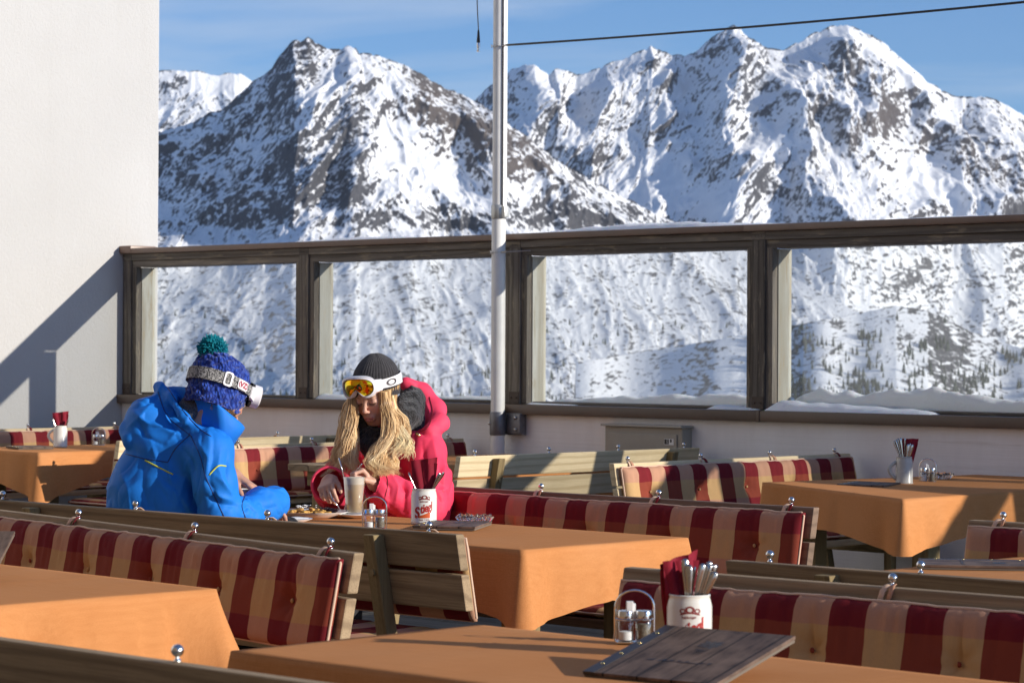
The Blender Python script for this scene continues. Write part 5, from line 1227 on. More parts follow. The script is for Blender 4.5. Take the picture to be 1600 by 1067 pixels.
# ------------------------------------------------------------------ the person in blue
def A(v): return np.array(v, float)
SKIN_M = skin_mat('skin_man', (0.52, 0.29, 0.20), None, None); SKIN_W = skin_mat('skin_woman', (0.60, 0.34, 0.24), None, None)
DARKF = knit('charcoal_knit', (0.012, 0.012, 0.013), (0.045, 0.044, 0.046), 160, .8)
def man():
    D = 8.75; root = empty('person', W(262, 830, D)); tag(root, 'person in a bright blue ski jacket and bobble hat seated with the back to us', 'person')
    w = lambda x, y, d=0.0: A(W(x, y, D + d))
    BLUE = nylon('blue_shell', (0.010, 0.165, 0.62), (0.014, 0.205, 0.72), .62)
    H = Frame(w(343, 614, -.02), (.66, .75), R(20))
    # body
    S = SDF(); head_parts(S, H, 1.0)
    S.cone(H.w((0, -.02, -.07)), w(300, 690, .0), .046, .056, .03)
    S.cone(w(300, 700, 0), w(262, 770, 0), .10, .11, .05); S.cone(w(262, 770, 0), w(258, 835, .03), .11, .13, .05)
    sr = w(326, 708, -.13); sl = w(232, 700, .14); er = w(344, 800, -.16); el = w(300, 800, .26); wr = w(398, 792, -.03); wl = w(366, 742, .24)
    S.cone(w(300, 700), sr, .06, .05, .05); S.cone(w(300, 700), sl, .06, .05, .05)
    S.chain([sr, er, wr], [.045, .038, .026], .02); S.chain([sl, el, wl], [.045, .038, .025], .02)
    hp = w(262, 845, .02)
    for q in (-1, 1):
        h0 = hp + A(U) * .09 * q; kn = h0 + A(B) * .42 + A((0, 0, -.02)); ft = kn + A((0, 0, -.44)); S.chain([h0, kn, ft], [.085, .062, .045], .03); S.cone(ft, ft + A(B) * .16, .04, .032, .02)
    # left hand reaching forward to the cup, right hand lying beyond the sleeve
    hand(S, wl, w(396, 762, .20) - wl, (-.3, -.1, -1), (.2, -1, .1), (.15, .25, .35, .4), 1.0, thumb=(.9, .3, .5))
    hand(S, wr, A(B) + A((0, 0, -.1)), (0, 0, -1), (-.7, .7, 0), (.3, .4, .4, .4), .95)
    V, F = mesh_sdf(S, (-1.55, 8.25, .0), (-.55, 9.75, 1.46), .0042); V = relax(V, F, 1, .4)
    b = fobj('body', V, F, SKIN_M, root); cattr(b, 'tone', face_tones(V, H, 1.0, (0.52, 0.28, 0.19), (.42, .16, .12), (.12, .07, .04), (.62, .24, .17)))
    # jacket
    J = SDF(); J.cone(w(240, 838, .04), w(252, 770, .02), .178, .174, .06); J.cone(w(258, 770, .02), w(268, 705, .0), .168, .142, .06)
    J.ell(w(283, 700, .0), (.150, .115, .075), k=.05)
    J.cone(w(285, 695, .0), sr + A((0, 0, .0)), .09, .075, .05); J.cone(w(270, 695, .03), sl, .09, .072, .05)
    J.chain([sr, w(336, 755, -.17), er + A((0, 0, .0)), w(380, 806, -.10), w(408, 791, -.01), w(428, 786, .05)], [.078, .070, .066, .056, .060, .057], .03)
    J.chain([sl, el, w(340, 765, .28)], [.070, .062, .055], .03)
    J.cone(w(300, 690, .0), w(318, 670, .0), .080, .070, .04)
    # fallen hood
    J.ell(w(238, 655, .0), (.088, .10, .078), k=.035); J.ell(w(275, 628, .03), (.075, .08, .052), k=.03); J.ell(w(215, 672, .0), (.045, .08, .05), k=.03)
    J.chain([w(248, 604, .03), w(268, 622, -.06), w(286, 650, -.12), w(308, 674, -.13), w(326, 688, -.11)], [.018, .020, .020, .018, .014], .018)
    J.chain([w(196, 668, -.02), w(205, 690, -.06), w(235, 702, -.10), w(280, 697, -.13), (w(320, 680, -.12))], [.02, .022, .022, .018, .012], .02)
    hv = lambda *p: w(*p)
    J.ell(w(300, 638, -.05), (.050, .065, .060), k=.012, op='s')
    V, F = mesh_sdf(J, (-1.55, 8.3, .62), (-.62, 9.35, 1.32), .0048); V = relax(V, F, 2, .5)
    N = vnormals(V, F); V = cloth_folds(V, N, 6.0, .0062, 3, (1, 1, .6)); N = vnormals(V, F)
    px, py = projpx(V)
    C_ = [([(300, 640), (285, 668), (262, 690)], .009, 5), ([(262, 640), (270, 665), (300, 690)], -.008, 5), ([(205, 640), (232, 662), (262, 668)], .010, 6), ([(215, 655), (225, 680), (255, 695)], -.010, 5), ([(240, 625), (222, 650), (200, 668)], .009, 6), ([(255, 612), (232, 630), (205, 640)], -.008, 5), ([(245, 665), (275, 680), (308, 672)], .007, 5),
          ([(300, 700), (290, 740), (275, 790)], .009, 8), ([(318, 712), (308, 750), (300, 795)], -.012, 7), ([(262, 715), (268, 760), (300, 800)], .008, 6), ([(252, 745), (275, 765), (292, 800)], -.010, 6), ([(330, 760), (342, 775), (362, 782)], .012, 6), ([(322, 775), (345, 788), (368, 790)], -.012, 5), ([(335, 742), (352, 756), (364, 775)], .010, 6), ([(322, 750), (335, 765), (340, 790)], -.010, 6),
          ([(345, 700), (340, 730), (352, 760)], .008, 7), ([(356, 705), (353, 740), (358, 765)], -.008, 5), ([(372, 788), (385, 782), (396, 800)], .012, 5), ([(380, 800), (388, 790), (402, 806)], -.012, 4), ([(395, 772), (415, 765), (436, 772)], .006, 5), ([(400, 790), (420, 795), (436, 790)], -.008, 6),
          ([(180, 720), (200, 760), (205, 800)], .008, 12), ([(225, 720), (222, 760), (235, 800)], -.007, 10), ([(310, 690), (325, 715), (322, 745)], .010, 6), ([(285, 700), (300, 720), (305, 745)], -.009, 6), ([(240, 715), (262, 735), (285, 745)], -.005, 5)]
    for pts, h, wd in C_: V = crease(V, N, px, py, pts, h, wd)
    V = relax(V, F, 1, .35); j = fobj('jacket', V, F, BLUE, root); bv = bvh_of(V, F)
    SEAM = simple('navy_seam', (0.004, 0.03, 0.16), .6); YEL = simple('yellow_piping', (0.60, 0.62, 0.05), .5)
    for pts in ([(296, 676), (312, 710), (322, 745), (340, 785), (350, 806)], [(185, 706), (225, 716), (262, 722)], [(262, 722), (275, 700), (296, 680)], [(262, 606), (285, 640), (310, 668), (330, 682)], [(247, 612), (262, 650), (300, 682)], [(384, 772), (378, 790), (384, 810)]):
        seam(bv, pts, .0016, 'seam', SEAM, j)
    seam(bv, [(227, 719), (248, 730), (270, 741)], .0026, 'piping', YEL, j); seam(bv, [(327, 742), (341, 728), (353, 728)], .0026, 'piping', YEL, j)
    # stand-up collar around the neck
    def collar(rt, rb, name, mat, th):
        V_ = []; F_ = []; n = 56; m = 9
        ct, cb = w(304, 630, -.03), w(304, 676, -.02)
        ft = w(368, 676, .02) - ct; bt = w(272, 602, .0) - ct; fb = w(346, 700, .02) - cb; bb = w(272, 662, .0) - cb; sd = A(U)
        for k in range(m):
            v = k / (m - 1)
            for i in range(n):
                a = 2 * math.pi * i / n; ca, sa = math.cos(a), math.sin(a)
                f1 = ft if ca > 0 else -bt; f2 = fb if ca > 0 else -bb
                top = ct + f1 * ca * rt + sd * sa * .132 * rt; bot = cb + f2 * ca * rb + sd * sa * .138 * rb
                p = top * v + bot * (1 - v); p = p + (p - (ct * v + cb * (1 - v))) * (.03 * math.sin(a * 5 + v * 4) + .04 * math.sin(v * 3.1)) + A((0, 0, .006 * math.sin(a * 3 + 1)))
                V_.append(p)
        for k in range(m - 1):
            for i in range(n): F_.append((k * n + i, k * n + (i + 1) % n, (k + 1) * n + (i + 1) % n, (k + 1) * n + i))
        o = mb_world(MB().add(V_, F_), name, mat, root); md = o.modifiers.new('t', 'SOLIDIFY'); md.thickness = th; md.offset = 0; return o
    collar(1.0, 1.0, 'collar', BLUE, .010); collar(.90, .92, 'collar_lining', DARKF, .004)
    LIN = knit('grey_lining', (0.03, 0.032, 0.038), (0.10, 0.105, 0.12), 220, .6)
    L = SDF(); L.ell(w(300, 642, -.035), (.050, .055, .056), k=.02); L.ell(w(305, 690, .0), (.05, .05, .03), k=.03); V2, F2 = mesh_sdf(L, w(300, 637)- .12, w(300, 637) + .12, .006); fobj('hood_lining', V2, F2, LIN, root)
    t = SDF(); t.ell(w(262, 850, .03), (.17, .16, .11), k=.04)
    for q in (-1, 1): h0 = hp + A(U) * .09 * q; kn = h0 + A(B) * .42 + A((0, 0, -.01)); t.chain([h0, kn, kn + A((0, 0, -.40))], [.105, .082, .072], .04)
    Vt, Ft = mesh_sdf(t, (-1.6, 8.3, .0), (-.5, 9.5, .80), .010); N_ = vnormals(Vt, Ft); Vt = cloth_folds(Vt, N_, 8, .008, 9); fobj('trousers', Vt, Ft, simple('black_ski_trousers', (.018, .018, .02), .6, 0, .3, 30, .3), root)
    # hat
    HATC = knit('blue_wool', (0.045, 0.115, 0.54), (0.008, 0.024, 0.19), 95, 1.0, depth=.008)
    prof = [(-.062, .077, .090, -.020), (-.058, .082, .098, -.018), (-.03, .086, .104, -.015), (0, .089, .108, -.012), (.03, .091, .110, -.010), (.06, .089, .106, -.012), (.085, .082, .098, -.016), (.105, .070, .084, -.022), (.120, .052, .062, -.030), (.129, .028, .034, -.036), (.132, .002, .002, -.040)]
    prof = [tuple(x) for x in smoothp(prof, 4)]
    r_ = np.random.RandomState(3)
    wob = lambda a, v: .0045 * math.sin(a * 11 + 2.2 * math.sin(v * 26)) * (1 - v) ** .3 + .003 * math.sin(v * 60 + 2 * math.sin(a * 11)) + .006 * float(pn2(a * 1.5, v * 4, 3))
    V_, F_ = hat_shape(H, prof, 110, wob); mb_world(MB().add(V_, F_), 'knitted_hat', HATC, root)
    PC = NM('teal_wool', rough=.9, spec=.15); PC.base(PC.mix(PC.noise(PC.coord('Object'), 220, 2, .5), (0.005, 0.11, 0.17), (0.02, 0.38, 0.46)))
    pc = A(W(332, 548, D - .03)); mb = MB()
    for i in range(1500):
        v = r_.normal(size=3); v /= np.linalg.norm(v); L_ = r_.uniform(.042, .054) * (1 + .08 * v[2]); p1 = pc + v * L_ + r_.normal(size=3) * .002; p0 = pc + v * .022; mid = (p0 + p1) / 2 + r_.normal(size=3) * .0015
        mb.tube([p0, mid, p1], [.0022, .0026, .0018], 4)
    mb.ball(tuple(pc), .034, 12); mb_world(mb, 'pompom', PC.m, root, smooth=False)
    # a little hair below the hat
    hr = MB()
    for i in range(160):
        a = r_.uniform(-.9, 1.0); rx, ry = .078, .085; p = A(H.w((rx * math.cos(a), -.01 + ry * math.sin(a) * .8, -.055))); q = p + A((r_.uniform(-.006, .006), r_.uniform(-.006, .006), -r_.uniform(.012, .028))) + H.f * r_.uniform(-.004, .006)
        hr.tube([p, (p + q) / 2 + r_.normal(size=3) * .001, q], [.0014, .0012, .0004], 4)
    mb_world(hr, 'hair', simple('brown_hair', (0.22, 0.12, 0.055), .6), root)
    goggles(H, root, 'speckled', w_=.098, zc=.030, yc=-.012, rx=.096, ry=.116, man=True)
    return root
def goggles(H, root, kind, w_, zc, yc, rx, ry, man):
    """ski goggles pushed up on the hat: strap ring, curved frame, mirrored lens"""
    WHITE = simple('white_frame', (0.78, 0.76, 0.78), .3); BLK = simple('black_foam', (.012, .012, .012), .8)
    g = empty('ski_goggles', root.matrix_basis.translation); g.parent = root; g.location = (0, 0, 0)
    t0 = root.matrix_basis.translation
    def mk(mb, name, mat, par=None, smooth=True, auto=None):
        mb.v = [tuple(Vector(v) - t0) for v in mb.v]; return mb.build(name, mat, par or g, smooth=smooth, auto=auto)
    half = .62                                   # angular half width of the frame, measured from straight ahead (+y)
    def ring(a, z, e=0.0): return H.w(((rx + e) * math.sin(a), yc + (ry + e) * math.cos(a), zc + z))
    # strap
    if man:
        sm = NM('speckled_strap', rough=.8); n = sm.n('ShaderNodeTexNoise'); n.inputs['Scale'].default_value = 260; n.inputs['Detail'].default_value = 1; sm.l(sm.coord('Object'), n.inputs[0]); sm.base(sm.mix(sm.rng(n.outputs[0], .47, .55), (.02, .02, .022), (.42, .41, .40))); strapm = sm.m
    else: strapm = simple('white_strap', (.74, .73, .74), .6)
    V = []; F = []; n = 90; hh = .019 if man else .0185
    for i in range(n + 1):
        a = half * 1.02 + (2 * math.pi - 2 * half * 1.02) * i / n
        for z, e in ((-hh, .003), (-hh, .006), (hh, .006), (hh, .003)): V.append(ring(a, z * (1 - .12 * math.cos(a)), e))
    for i in range(n):
        for k in range(4): F.append((i * 4 + k, i * 4 + (k + 1) % 4, (i + 1) * 4 + (k + 1) % 4, (i + 1) * 4 + k))
    F += [(3, 2, 1, 0), (n * 4, n * 4 + 1, n * 4 + 2, n * 4 + 3)]
    st = mk(MB().add(V, F), 'strap', strapm, smooth=False, auto=40)
    # frame outline (a, z), with the notch over the nose
    def outline(s=1.0, dz=0.0, m=72):
        P = []
        for i in range(m):
            t = 2 * math.pi * i / m; c, s_ = math.cos(t), math.sin(t)
            x = half * s * math.copysign(abs(c) ** .75, c); z = .046 * s * math.copysign(abs(s_) ** .8, s_) + dz
            if s_ < 0: z += .034 * math.exp(-(x / .15) ** 2) * s + .006 * s * math.cos(x * 2)
            P.append((x, z))
        return P
    O1, O2 = outline(1.0), outline(.84, .0008)
    def lay(P, e): return [ring(a, z, e + .020 * math.cos(min(1.4, abs(a)) * 1.05)) for a, z in P]
    m = len(O1); A0, A1, A2, A3 = lay(O1, -.002), lay(O1, .024), lay(O2, .028), lay(O2, .014)
    V = A0 + A1 + A2 + A3; F = []
    for r0 in range(3):
        for i in range(m): F.append((r0 * m + i, r0 * m + (i + 1) % m, (r0 + 1) * m + (i + 1) % m, (r0 + 1) * m + i))
    fr = mk(MB().add(V, F), 'frame', WHITE, auto=50)
    Fo = outline(1.03, -.0005); B0, B1 = lay(Fo, -.012), lay(outline(.97), .006); V = B0 + B1; F = [(i, (i + 1) % m, m + (i + 1) % m, m + i) for i in range(m)]
    V += lay(outline(.80), -.010); F += [(m + i, m + (i + 1) % m, 2 * m + (i + 1) % m, 2 * m + i) for i in range(m)]
    mk(MB().add(V, F), 'face_foam', BLK)
    lm = NM('mirror_lens', rough=.04, metal=1.0); geo = lm.coord('Generated'); nn = lm.noise(lm.coord('Object'), 22, 3, .6, .8); sp = lm.n('ShaderNodeLayerWeight'); sp.inputs[0].default_value = .5
    c = lm.mix(lm.rng(nn, .35, .55), (0.95, 0.30, 0.02), (0.95, 0.72, 0.03)); c = lm.mix(lm.rng(sp.outputs['Facing'], .45, .85), c, (0.45, 0.75, 0.10)); c = lm.mix(lm.rng(nn, .58, .66), c, (0.9, 0.12, 0.02)); lm.base(c)
    lm.bump(lm.noise(lm.coord('Object'), 9, 2, .5), .08, .01)
    V = []; F = []; K = 9
    base = outline(.86, .0008)
    for k in range(K):
        s = k / (K - 1); P = [(a * s, z * s + (1 - s) * .008) for a, z in base]; V += lay(P, .020 + .010 * (1 - s * s))
    for k in range(K - 1):
        for i in range(m): F.append((k * m + i, k * m + (i + 1) % m, (k + 1) * m + (i + 1) % m, (k + 1) * m + i))
    mk(MB().add(V, F), 'mirrored_lens', lm.m)
    # outriggers
    for sx in (-1, 1):
        V = []; F = []
        for i in range(9):
            a = sx * (half * .86 + .30 * i / 8); zz = .024 - .004 * i / 8
            for z, e in ((-zz, .004), (-zz, .022 - .012 * i / 8), (zz, .022 - .012 * i / 8), (zz, .004)): V.append(ring(a, z, e))
        for i in range(8):
            for k in range(4): F.append((i * 4 + k, i * 4 + (k + 1) % 4, (i + 1) * 4 + (k + 1) % 4, (i + 1) * 4 + k))
        F += [(3, 2, 1, 0), (32, 33, 34, 35)]; mk(MB().add(V, F), 'strap_clip', WHITE, auto=40)
    def decal(V, F, a0, name, mat, e=.0075, par=None):
        r_ = (rx + ry) / 2; return mk(MB().add([ring(a0 + v.x / r_, v.y, e) for v in V], F), name, mat, par or st, smooth=False)
    if man:
        a0 = math.pi / 2 - .12
        def rrect(hw_, hh_, m_=10):
            P = []
            for cx, cy, s0 in ((hw_ - .008, hh_ - .008, 0), (-hw_ + .008, hh_ - .008, 90), (-hw_ + .008, -hh_ + .008, 180), (hw_ - .008, -hh_ + .008, 270)):
                for i in range(m_): t = R(s0 + 90 * i / (m_ - 1)); P.append(Vector((cx + .008 * math.cos(t), cy + .008 * math.sin(t), 0)))
            return P
        # the picture side: the ring angle grows from the front towards the wearer's right ear, so x is mirrored
        P = rrect(.0215, .0165); cen = Vector((0, 0, 0)); decal([cen] + P, [(0, 1 + i, 1 + (i + 1) % len(P)) for i in range(len(P))], a0, 'logo_plate', WHITE, .0105)
        V_, F_ = text_mesh('VZ', .026, bold=.0006, spacing=.85); V_ = [Vector((-(v.x * .92), v.y + .0, 0)) for v in V_]; RED = simple('logo_crimson', (.42, .02, .05), .4)
        decal(V_, F_, a0, 'logo_letters', RED, .0118)
        for sx in (-1, 1):
            V_ = []; 
            for i in range(13):
                t = -.9 + 1.8 * i / 12
                for q in (.0165, .0185): V_.append(Vector((sx * q * math.cos(t), q * .82 * math.sin(t), 0)))
            decal(V_, [(2 * i, 2 * i + 2, 2 * i + 3, 2 * i + 1) for i in range(12)], a0, 'logo_arc', RED, .0118)
        P1 = rrect(.0135, .0245); P2 = rrect(.0085, .0195); k = len(P1); V_ = P1 + P2
        o = decal(V_, [(i, (i + 1) % k, k + (i + 1) % k, k + i) for i in range(k)], a0 + .52, 'buckle', WHITE, .010); md = o.modifiers.new('t', 'SOLIDIFY'); md.thickness = .004
    else:
        V_ = []; k = 40
        for i in range(k):
            t = 2 * math.pi * i / k
            for q, qy in ((.022, .0125), (.0155, .0085)): V_.append(Vector((q * math.cos(t), qy * math.sin(t), 0)))
        decal(V_, [(2 * i, 2 * ((i + 1) % k), 2 * ((i + 1) % k) + 1, 2 * i + 1) for i in range(k)], -(half + .62), 'logo_ring', simple('dark_logo', (.035, .025, .03), .5), .0082)
    return g
man()
cu = empty('coffee_cup', W(384, 784, 9.02)); tag(cu, 'small white cup held in front of the person in blue', 'cup')
MB().lathe([(0, 0), (.018, 0), (.024, .004), (.031, .02), (.034, .046), (.032, .046), (.029, .02), (0, .008)], 28).build('body', PLATEW, cu, auto=50)
MB().tube([(-.031 - .016 * math.sin(math.pi * i / 8), 0, .038 - .026 * i / 8) for i in range(9)], .003, 8).build('handle', PLATEW, cu, smooth=True)
# ------------------------------------------------------------------ the person in red
def woman():
    D = 9.95; root = empty('person', W(630, 850, D)); tag(root, 'person with long blond hair in a bright red ski jacket looking down at the plate', 'person')
    w = lambda x, y, d=0.0: A(W(x, y, D + d))
    RED = nylon('red_shell', (0.80, 0.045, 0.105), (0.88, 0.070, 0.145), .62)
    H = Frame(w(587, 615, -.17), (-.45, -.89), R(23), R(-3)); sc = .96
    S = SDF(); head_parts(S, H, sc)
    S.cone(H.w((0, -.02, -.07)), w(618, 690, .0), .046, .055, .03); S.cone(w(620, 700, 0), w(638, 780, .04), .09, .10, .05); S.cone(w(638, 780, .04), w(634, 850, .07), .10, .12, .05)
    sl = w(664, 706, -.10); sr = w(556, 702, .10); el = w(668, 792, -.26); wl = w(584, 757, -.37); er = w(532, 775, .02); wr = w(514, 750, -.30)
    S.cone(w(622, 700), sl, .05, .045, .05); S.cone(w(622, 700), sr, .05, .045, .05); S.chain([sl, el, wl], [.042, .035, .024], .02); S.chain([sr, er, wr], [.042, .035, .024], .02)
    hp = w(634, 858, .06)
    for q in (-1, 1):
        h0 = hp + A(U) * .08 * q; kn = h0 - A(B) * .40 + A((0, 0, -.02)); ft = kn + A((0, 0, -.42)); S.chain([h0, kn, ft], [.08, .058, .042], .03); S.cone(ft, ft - A(B) * .14, .038, .03, .02)
    hand(S, wr, w(508, 763, -.39) - wr, (.3, -.5, -1), (1, .1, -.3), (.55, .75, .9, 1.0), .93, thumb=(.8, .35, .35))
    hand(S, wl, w(566, 737, -.39) - wl, (-.5, -.2, -.8), (-.5, -.4, 1), (1.1, 1.2, 1.25, 1.3), .90, thumb=(.7, .3, .45), k=.003)
    V, F = mesh_sdf(S, (-.92, 9.28, .0), (-.15, 10.35, 1.42), .0040); V = relax(V, F, 1, .3)
    b = fobj('body', V, F, SKIN_W, root); cattr(b, 'tone', face_tones(V, H, sc, (0.62, 0.36, 0.26), (.50, .16, .15), (.22, .13, .07), (.68, .27, .20)))
    # eyelashes
    lm = MB()
    for sx in (-1, 1):
        for i in range(15):
            q = -1 + 2 * i / 14; x = sx * .031 + q * .0135; y = .0915 - .0045 * q * q; z = -.0095 + .003 * q * q; p = H.w((x * sc, y * sc, z * sc)); e = H.w(((x + q * .002) * sc, (y + .006) * sc, (z - .0045) * sc)); lm.tube([p, (A(p) + A(e)) / 2 + H.u * -.0008, e], [.0005, .0004, .0002], 3)
    mb_world(lm, 'eyelashes', simple('lash', (.02, .012, .01), .6), root)
    # jacket
    J = SDF(); J.cone(w(640, 850, .07), w(640, 770, .03), .150, .155, .06); J.cone(w(640, 770, .03), w(628, 712, .0), .155, .120, .06)
    J.cone(w(628, 705, .0), sl, .09, .080, .05); J.cone(w(615, 705, .0), sr, .09, .075, .05)
    J.chain([sl, w(674, 750, -.18), el, w(632, 780, -.33), w(604, 767, -.355), w(589, 760, -.365)], [.080, .072, .066, .064, .060, .056], .03)
    J.chain([sr, w(536, 740, .08), er, w(520, 764, -.14), w(515, 757, -.26)], [.074, .068, .068, .070, .069], .03)
    J.cone(w(514, 756, -.25), w(513, 757, -.42), .056, .064, .008, 's')
    J.cone(w(588, 760, -.37), w(560, 747, -.40), .046, .046, .006, 's')
    J.chain([w(634, 598, .02), w(660, 612, .05), w(680, 638, .02), w(686, 662, -.06), w(672, 676, -.12)], [.026, .036, .040, .034, .028], .02)
    J.ell(w(664, 662, .04), (.055, .08, .075), k=.03)
    J.chain([w(548, 668, -.02), w(575, 706, -.14), w(600, 712, -.15)], [.02, .024, .02], .02)
    J.ell(w(606, 655, -.06), (.080, .085, .095), k=.02, op='s')
    V, F = mesh_sdf(J, (-.92, 9.28, .62), (-.15, 10.35, 1.32), .0050); V = relax(V, F, 2, .5)
    N = vnormals(V, F); V = cloth_folds(V, N, 6.5, .0052, 13, (1, 1, .6)); N = vnormals(V, F); px, py = projpx(V)
    C_ = [([(612, 742), (622, 760), (618, 785)], .011, 5), ([(622, 750), (634, 768), (632, 798)], -.012, 5), ([(640, 755), (648, 775), (640, 800)], .011, 5), ([(655, 765), (662, 785), (656, 803)], -.010, 5), ([(590, 768), (605, 782), (600, 798)], .008, 4), ([(600, 750), (610, 762), (608, 778)], -.009, 4),
          ([(675, 680), (682, 720), (678, 760)], .009, 7), ([(660, 690), (664, 730), (655, 765)], -.010, 7), ([(692, 690), (694, 730), (690, 790)], .008, 6), ([(640, 690), (648, 720), (645, 750)], .008, 6), ([(680, 770), (690, 785), (688, 803)], -.012, 5), ([(668, 758), (684, 768), (698, 765)], .010, 5),
          ([(630, 700), (625, 730), (632, 750)], -.009, 6), ([(664, 625), (672, 645), (668, 665)], .007, 4), ([(645, 668), (662, 678), (680, 680)], -.009, 4), ([(530, 700), (520, 725), (508, 735)], .008, 6), ([(545, 690), (540, 720), (532, 740)], -.009, 6), ([(500, 790), (525, 800), (550, 790)], .009, 6), ([(492, 770), (505, 792), (530, 800)], -.007, 5), ([(560, 720), (565, 760), (560, 800)], -.008, 8)]
    for pts, h, wd in C_: V = crease(V, N, px, py, pts, h, wd)
    V = relax(V, F, 1, .3); j = fobj('jacket', V, F, RED, root); bv = bvh_of(V, F)
    SEAM = simple('dark_red_seam', (0.22, 0.006, 0.016), .6)
    for pts in ([(640, 685), (648, 720), (655, 760), (650, 800)], [(600, 735), (606, 755), (598, 790)], [(671, 620), (676, 645), (668, 668), (650, 676)]): seam(bv, pts, .0014, 'seam', SEAM, j)
    def ringtube(c, n_, r, rr, name, mat, flat=1.0):
        c = A(c); n_ = A(n_) / np.linalg.norm(n_); a = np.cross(n_, (0, 0, 1)); a /= np.linalg.norm(a); b_ = np.cross(n_, a)
        P = [c + a * r * math.cos(t) + b_ * r * math.sin(t) * flat for t in np.linspace(0, 2 * math.pi, 41)]; mb_world(MB().tube(P, rr, 8, caps=False), name, mat, root)
    ringtube(w(514, 757, -.315), w(513, 757, -.50) - w(515, 757, -.34), .064, .0055, 'cuff', RED, 1.02)
    mb_world(MB().tube([w(553 + 97, 677, -.16), w(656, 681, -.165)], .006, 8), 'snap_button', BRASS, root)
    # snood
    DK = knit('black_snood', (0.008, 0.008, 0.009), (0.055, 0.055, 0.058), 190, .9)
    K = SDF(); K.chain([w(562, 668, -.12), w(578, 698, -.19), w(598, 700, -.20), w(620, 678, -.16), w(640, 650, -.10), w(648, 622, -.02), w(632, 604, .06)], [.030, .036, .036, .034, .036, .034, .028], .014)
    K.chain([w(566, 655, -.10), w(582, 680, -.17), w(604, 680, -.17), w(626, 655, -.12), w(634, 625, -.04)], [.03, .034, .034, .036, .034], .01); K.chain([w(652, 612, .03), w(658, 640, .0), w(650, 668, -.08)], [.026, .03, .026], .012)
    V, F = mesh_sdf(K, w(600, 655, -.05) - .3, w(600, 655, -.05) + .3, .006); N = vnormals(V, F); V = cloth_folds(V, N, 14, .006, 4); fobj('snood', V, F, DK, root)
    t = SDF(); t.ell(w(634, 862, .07), (.16, .15, .11), k=.04)
    for q in (-1, 1): h0 = hp + A(U) * .08 * q; kn = h0 - A(B) * .40; t.chain([h0, kn, kn + A((0, 0, -.40))], [.10, .076, .066], .04)
    Vt, Ft = mesh_sdf(t, (-1.1, 9.3, .0), (.1, 10.4, .80), .011); fobj('trousers', Vt, Ft, simple('dark_ski_trousers', (.02, .02, .024), .6, 0, .3, 30, .3), root)
    # hat
    HH = Frame(w(588, 613, -.16), (-.45, -.89), R(4), R(-3)); HATC = NM('ribbed_charcoal', rough=.95, spec=.1); nz = HATC.noise(HATC.coord('Object'), 240, 3, .7); HATC.base(HATC.mix(HATC.rng(nz, .35, .7), (.016, .015, .017), (.075, .070, .074))); HATC.bump(nz, .8, .003); HATC.b.inputs['Sheen Weight'].default_value = .3
    prof = [(-.012, .078, .092, -.006), (-.010, .083, .098, -.006), (.02, .086, .101, -.006), (.042, .087, .102, -.006), (.048, .086, .101, -.006), (.07, .084, .098, -.008), (.095, .074, .085, -.012), (.120, .056, .062, -.014), (.138, .036, .038, -.014), (.149, .016, .017, -.012), (.1495, .001, .001, -.012)]
    prof = [tuple(x) for x in smoothp(prof, 4)]
    wob = lambda a, v: .0016 * math.cos(a * 46) * (1 - v * .6) + .008 * v * (1 - v) * math.sin(2 * a + 1.0) + .006 * float(pn2(a * 1.2 + 3, v * 3, 8)) - .010 * math.exp(-((math.sin((a - 2.2) / 2)) / .12) ** 2) * max(0, v - .4)
    V_, F_ = hat_shape(HH, prof, 230, wob); mb_world(MB().add(V_, F_), 'beanie', HATC.m, root)
    goggles(Frame(w(588, 613, -.17), (-.45, -.89), R(12), R(-3)), root, 'white', w_=.098, zc=.045, yc=-.006, rx=.092, ry=.108, man=False)
    # hair: locks of many strands
    hm = NM('blond_hair', rough=.38, spec=.5); hm.base(hm.attr('tone', 'Color')); hm.b.inputs['Anisotropic'].default_value = .5
    r_ = np.random.RandomState(8); VV = []; FF = []; CC = []; nv = 0
    def lock(path, rad, n, wave, tip, base, seed):
        nonlocal nv
        P = np.array(smoothp(path, 7)); m = len(P); tt = np.linspace(0, 1, m); ph = r_.uniform(0, 6.28); fr = r_.uniform(9, 13)
        for k in range(n):
            a = r_.uniform(0, 6.28); q = math.sqrt(r_.uniform(0, 1)) * rad; ox, oy = q * math.cos(a), q * math.sin(a); e0 = r_.uniform(.0, .06); e1 = r_.uniform(.82, 1.05)
            i1 = max(4, int(m * min(1, e1))); pp = P[:i1].copy(); t = tt[:i1]; spread = (.55 + .75 * np.sin(np.pi * np.clip(t * .9 + .05, 0, 1)) - .35 * t) ; dph = r_.normal() * 1.5; 
            w1 = wave * t ** .8 * np.sin(fr * t + ph + dph); w2 = wave * .6 * t * np.cos(fr * t * .9 + ph + dph)
            pp[:, 0] += ox * spread + w1; pp[:, 1] += oy * spread * .6 - abs(0) + w2 * .6; pp[:, 2] += w2 * .25
            col0 = np.array(base) * r_.uniform(.65, 1.25); col1 = np.array(tip) * r_.uniform(.75, 1.2)
            rr = r_.uniform(.0006, .0013) * np.clip(1.15 - t ** 3, .12, 1); ns = 4
            d = np.gradient(pp, axis=0); d /= np.linalg.norm(d, axis=1, keepdims=True) + 1e-9; x = np.cross(d, (0, 1, 0)); x /= np.linalg.norm(x, axis=1, keepdims=True) + 1e-9; y = np.cross(d, x)
            for c in range(ns):
                an = 2 * math.pi * c / ns; VV.append(pp + (x * math.cos(an) * 1.3 + y * math.sin(an) * .8) * rr[:, None])
            col = col0 * (1 - t[:, None]) + col1 * t[:, None]; CC.extend([col] * ns); L = len(pp)
            idx = nv + np.arange(L)
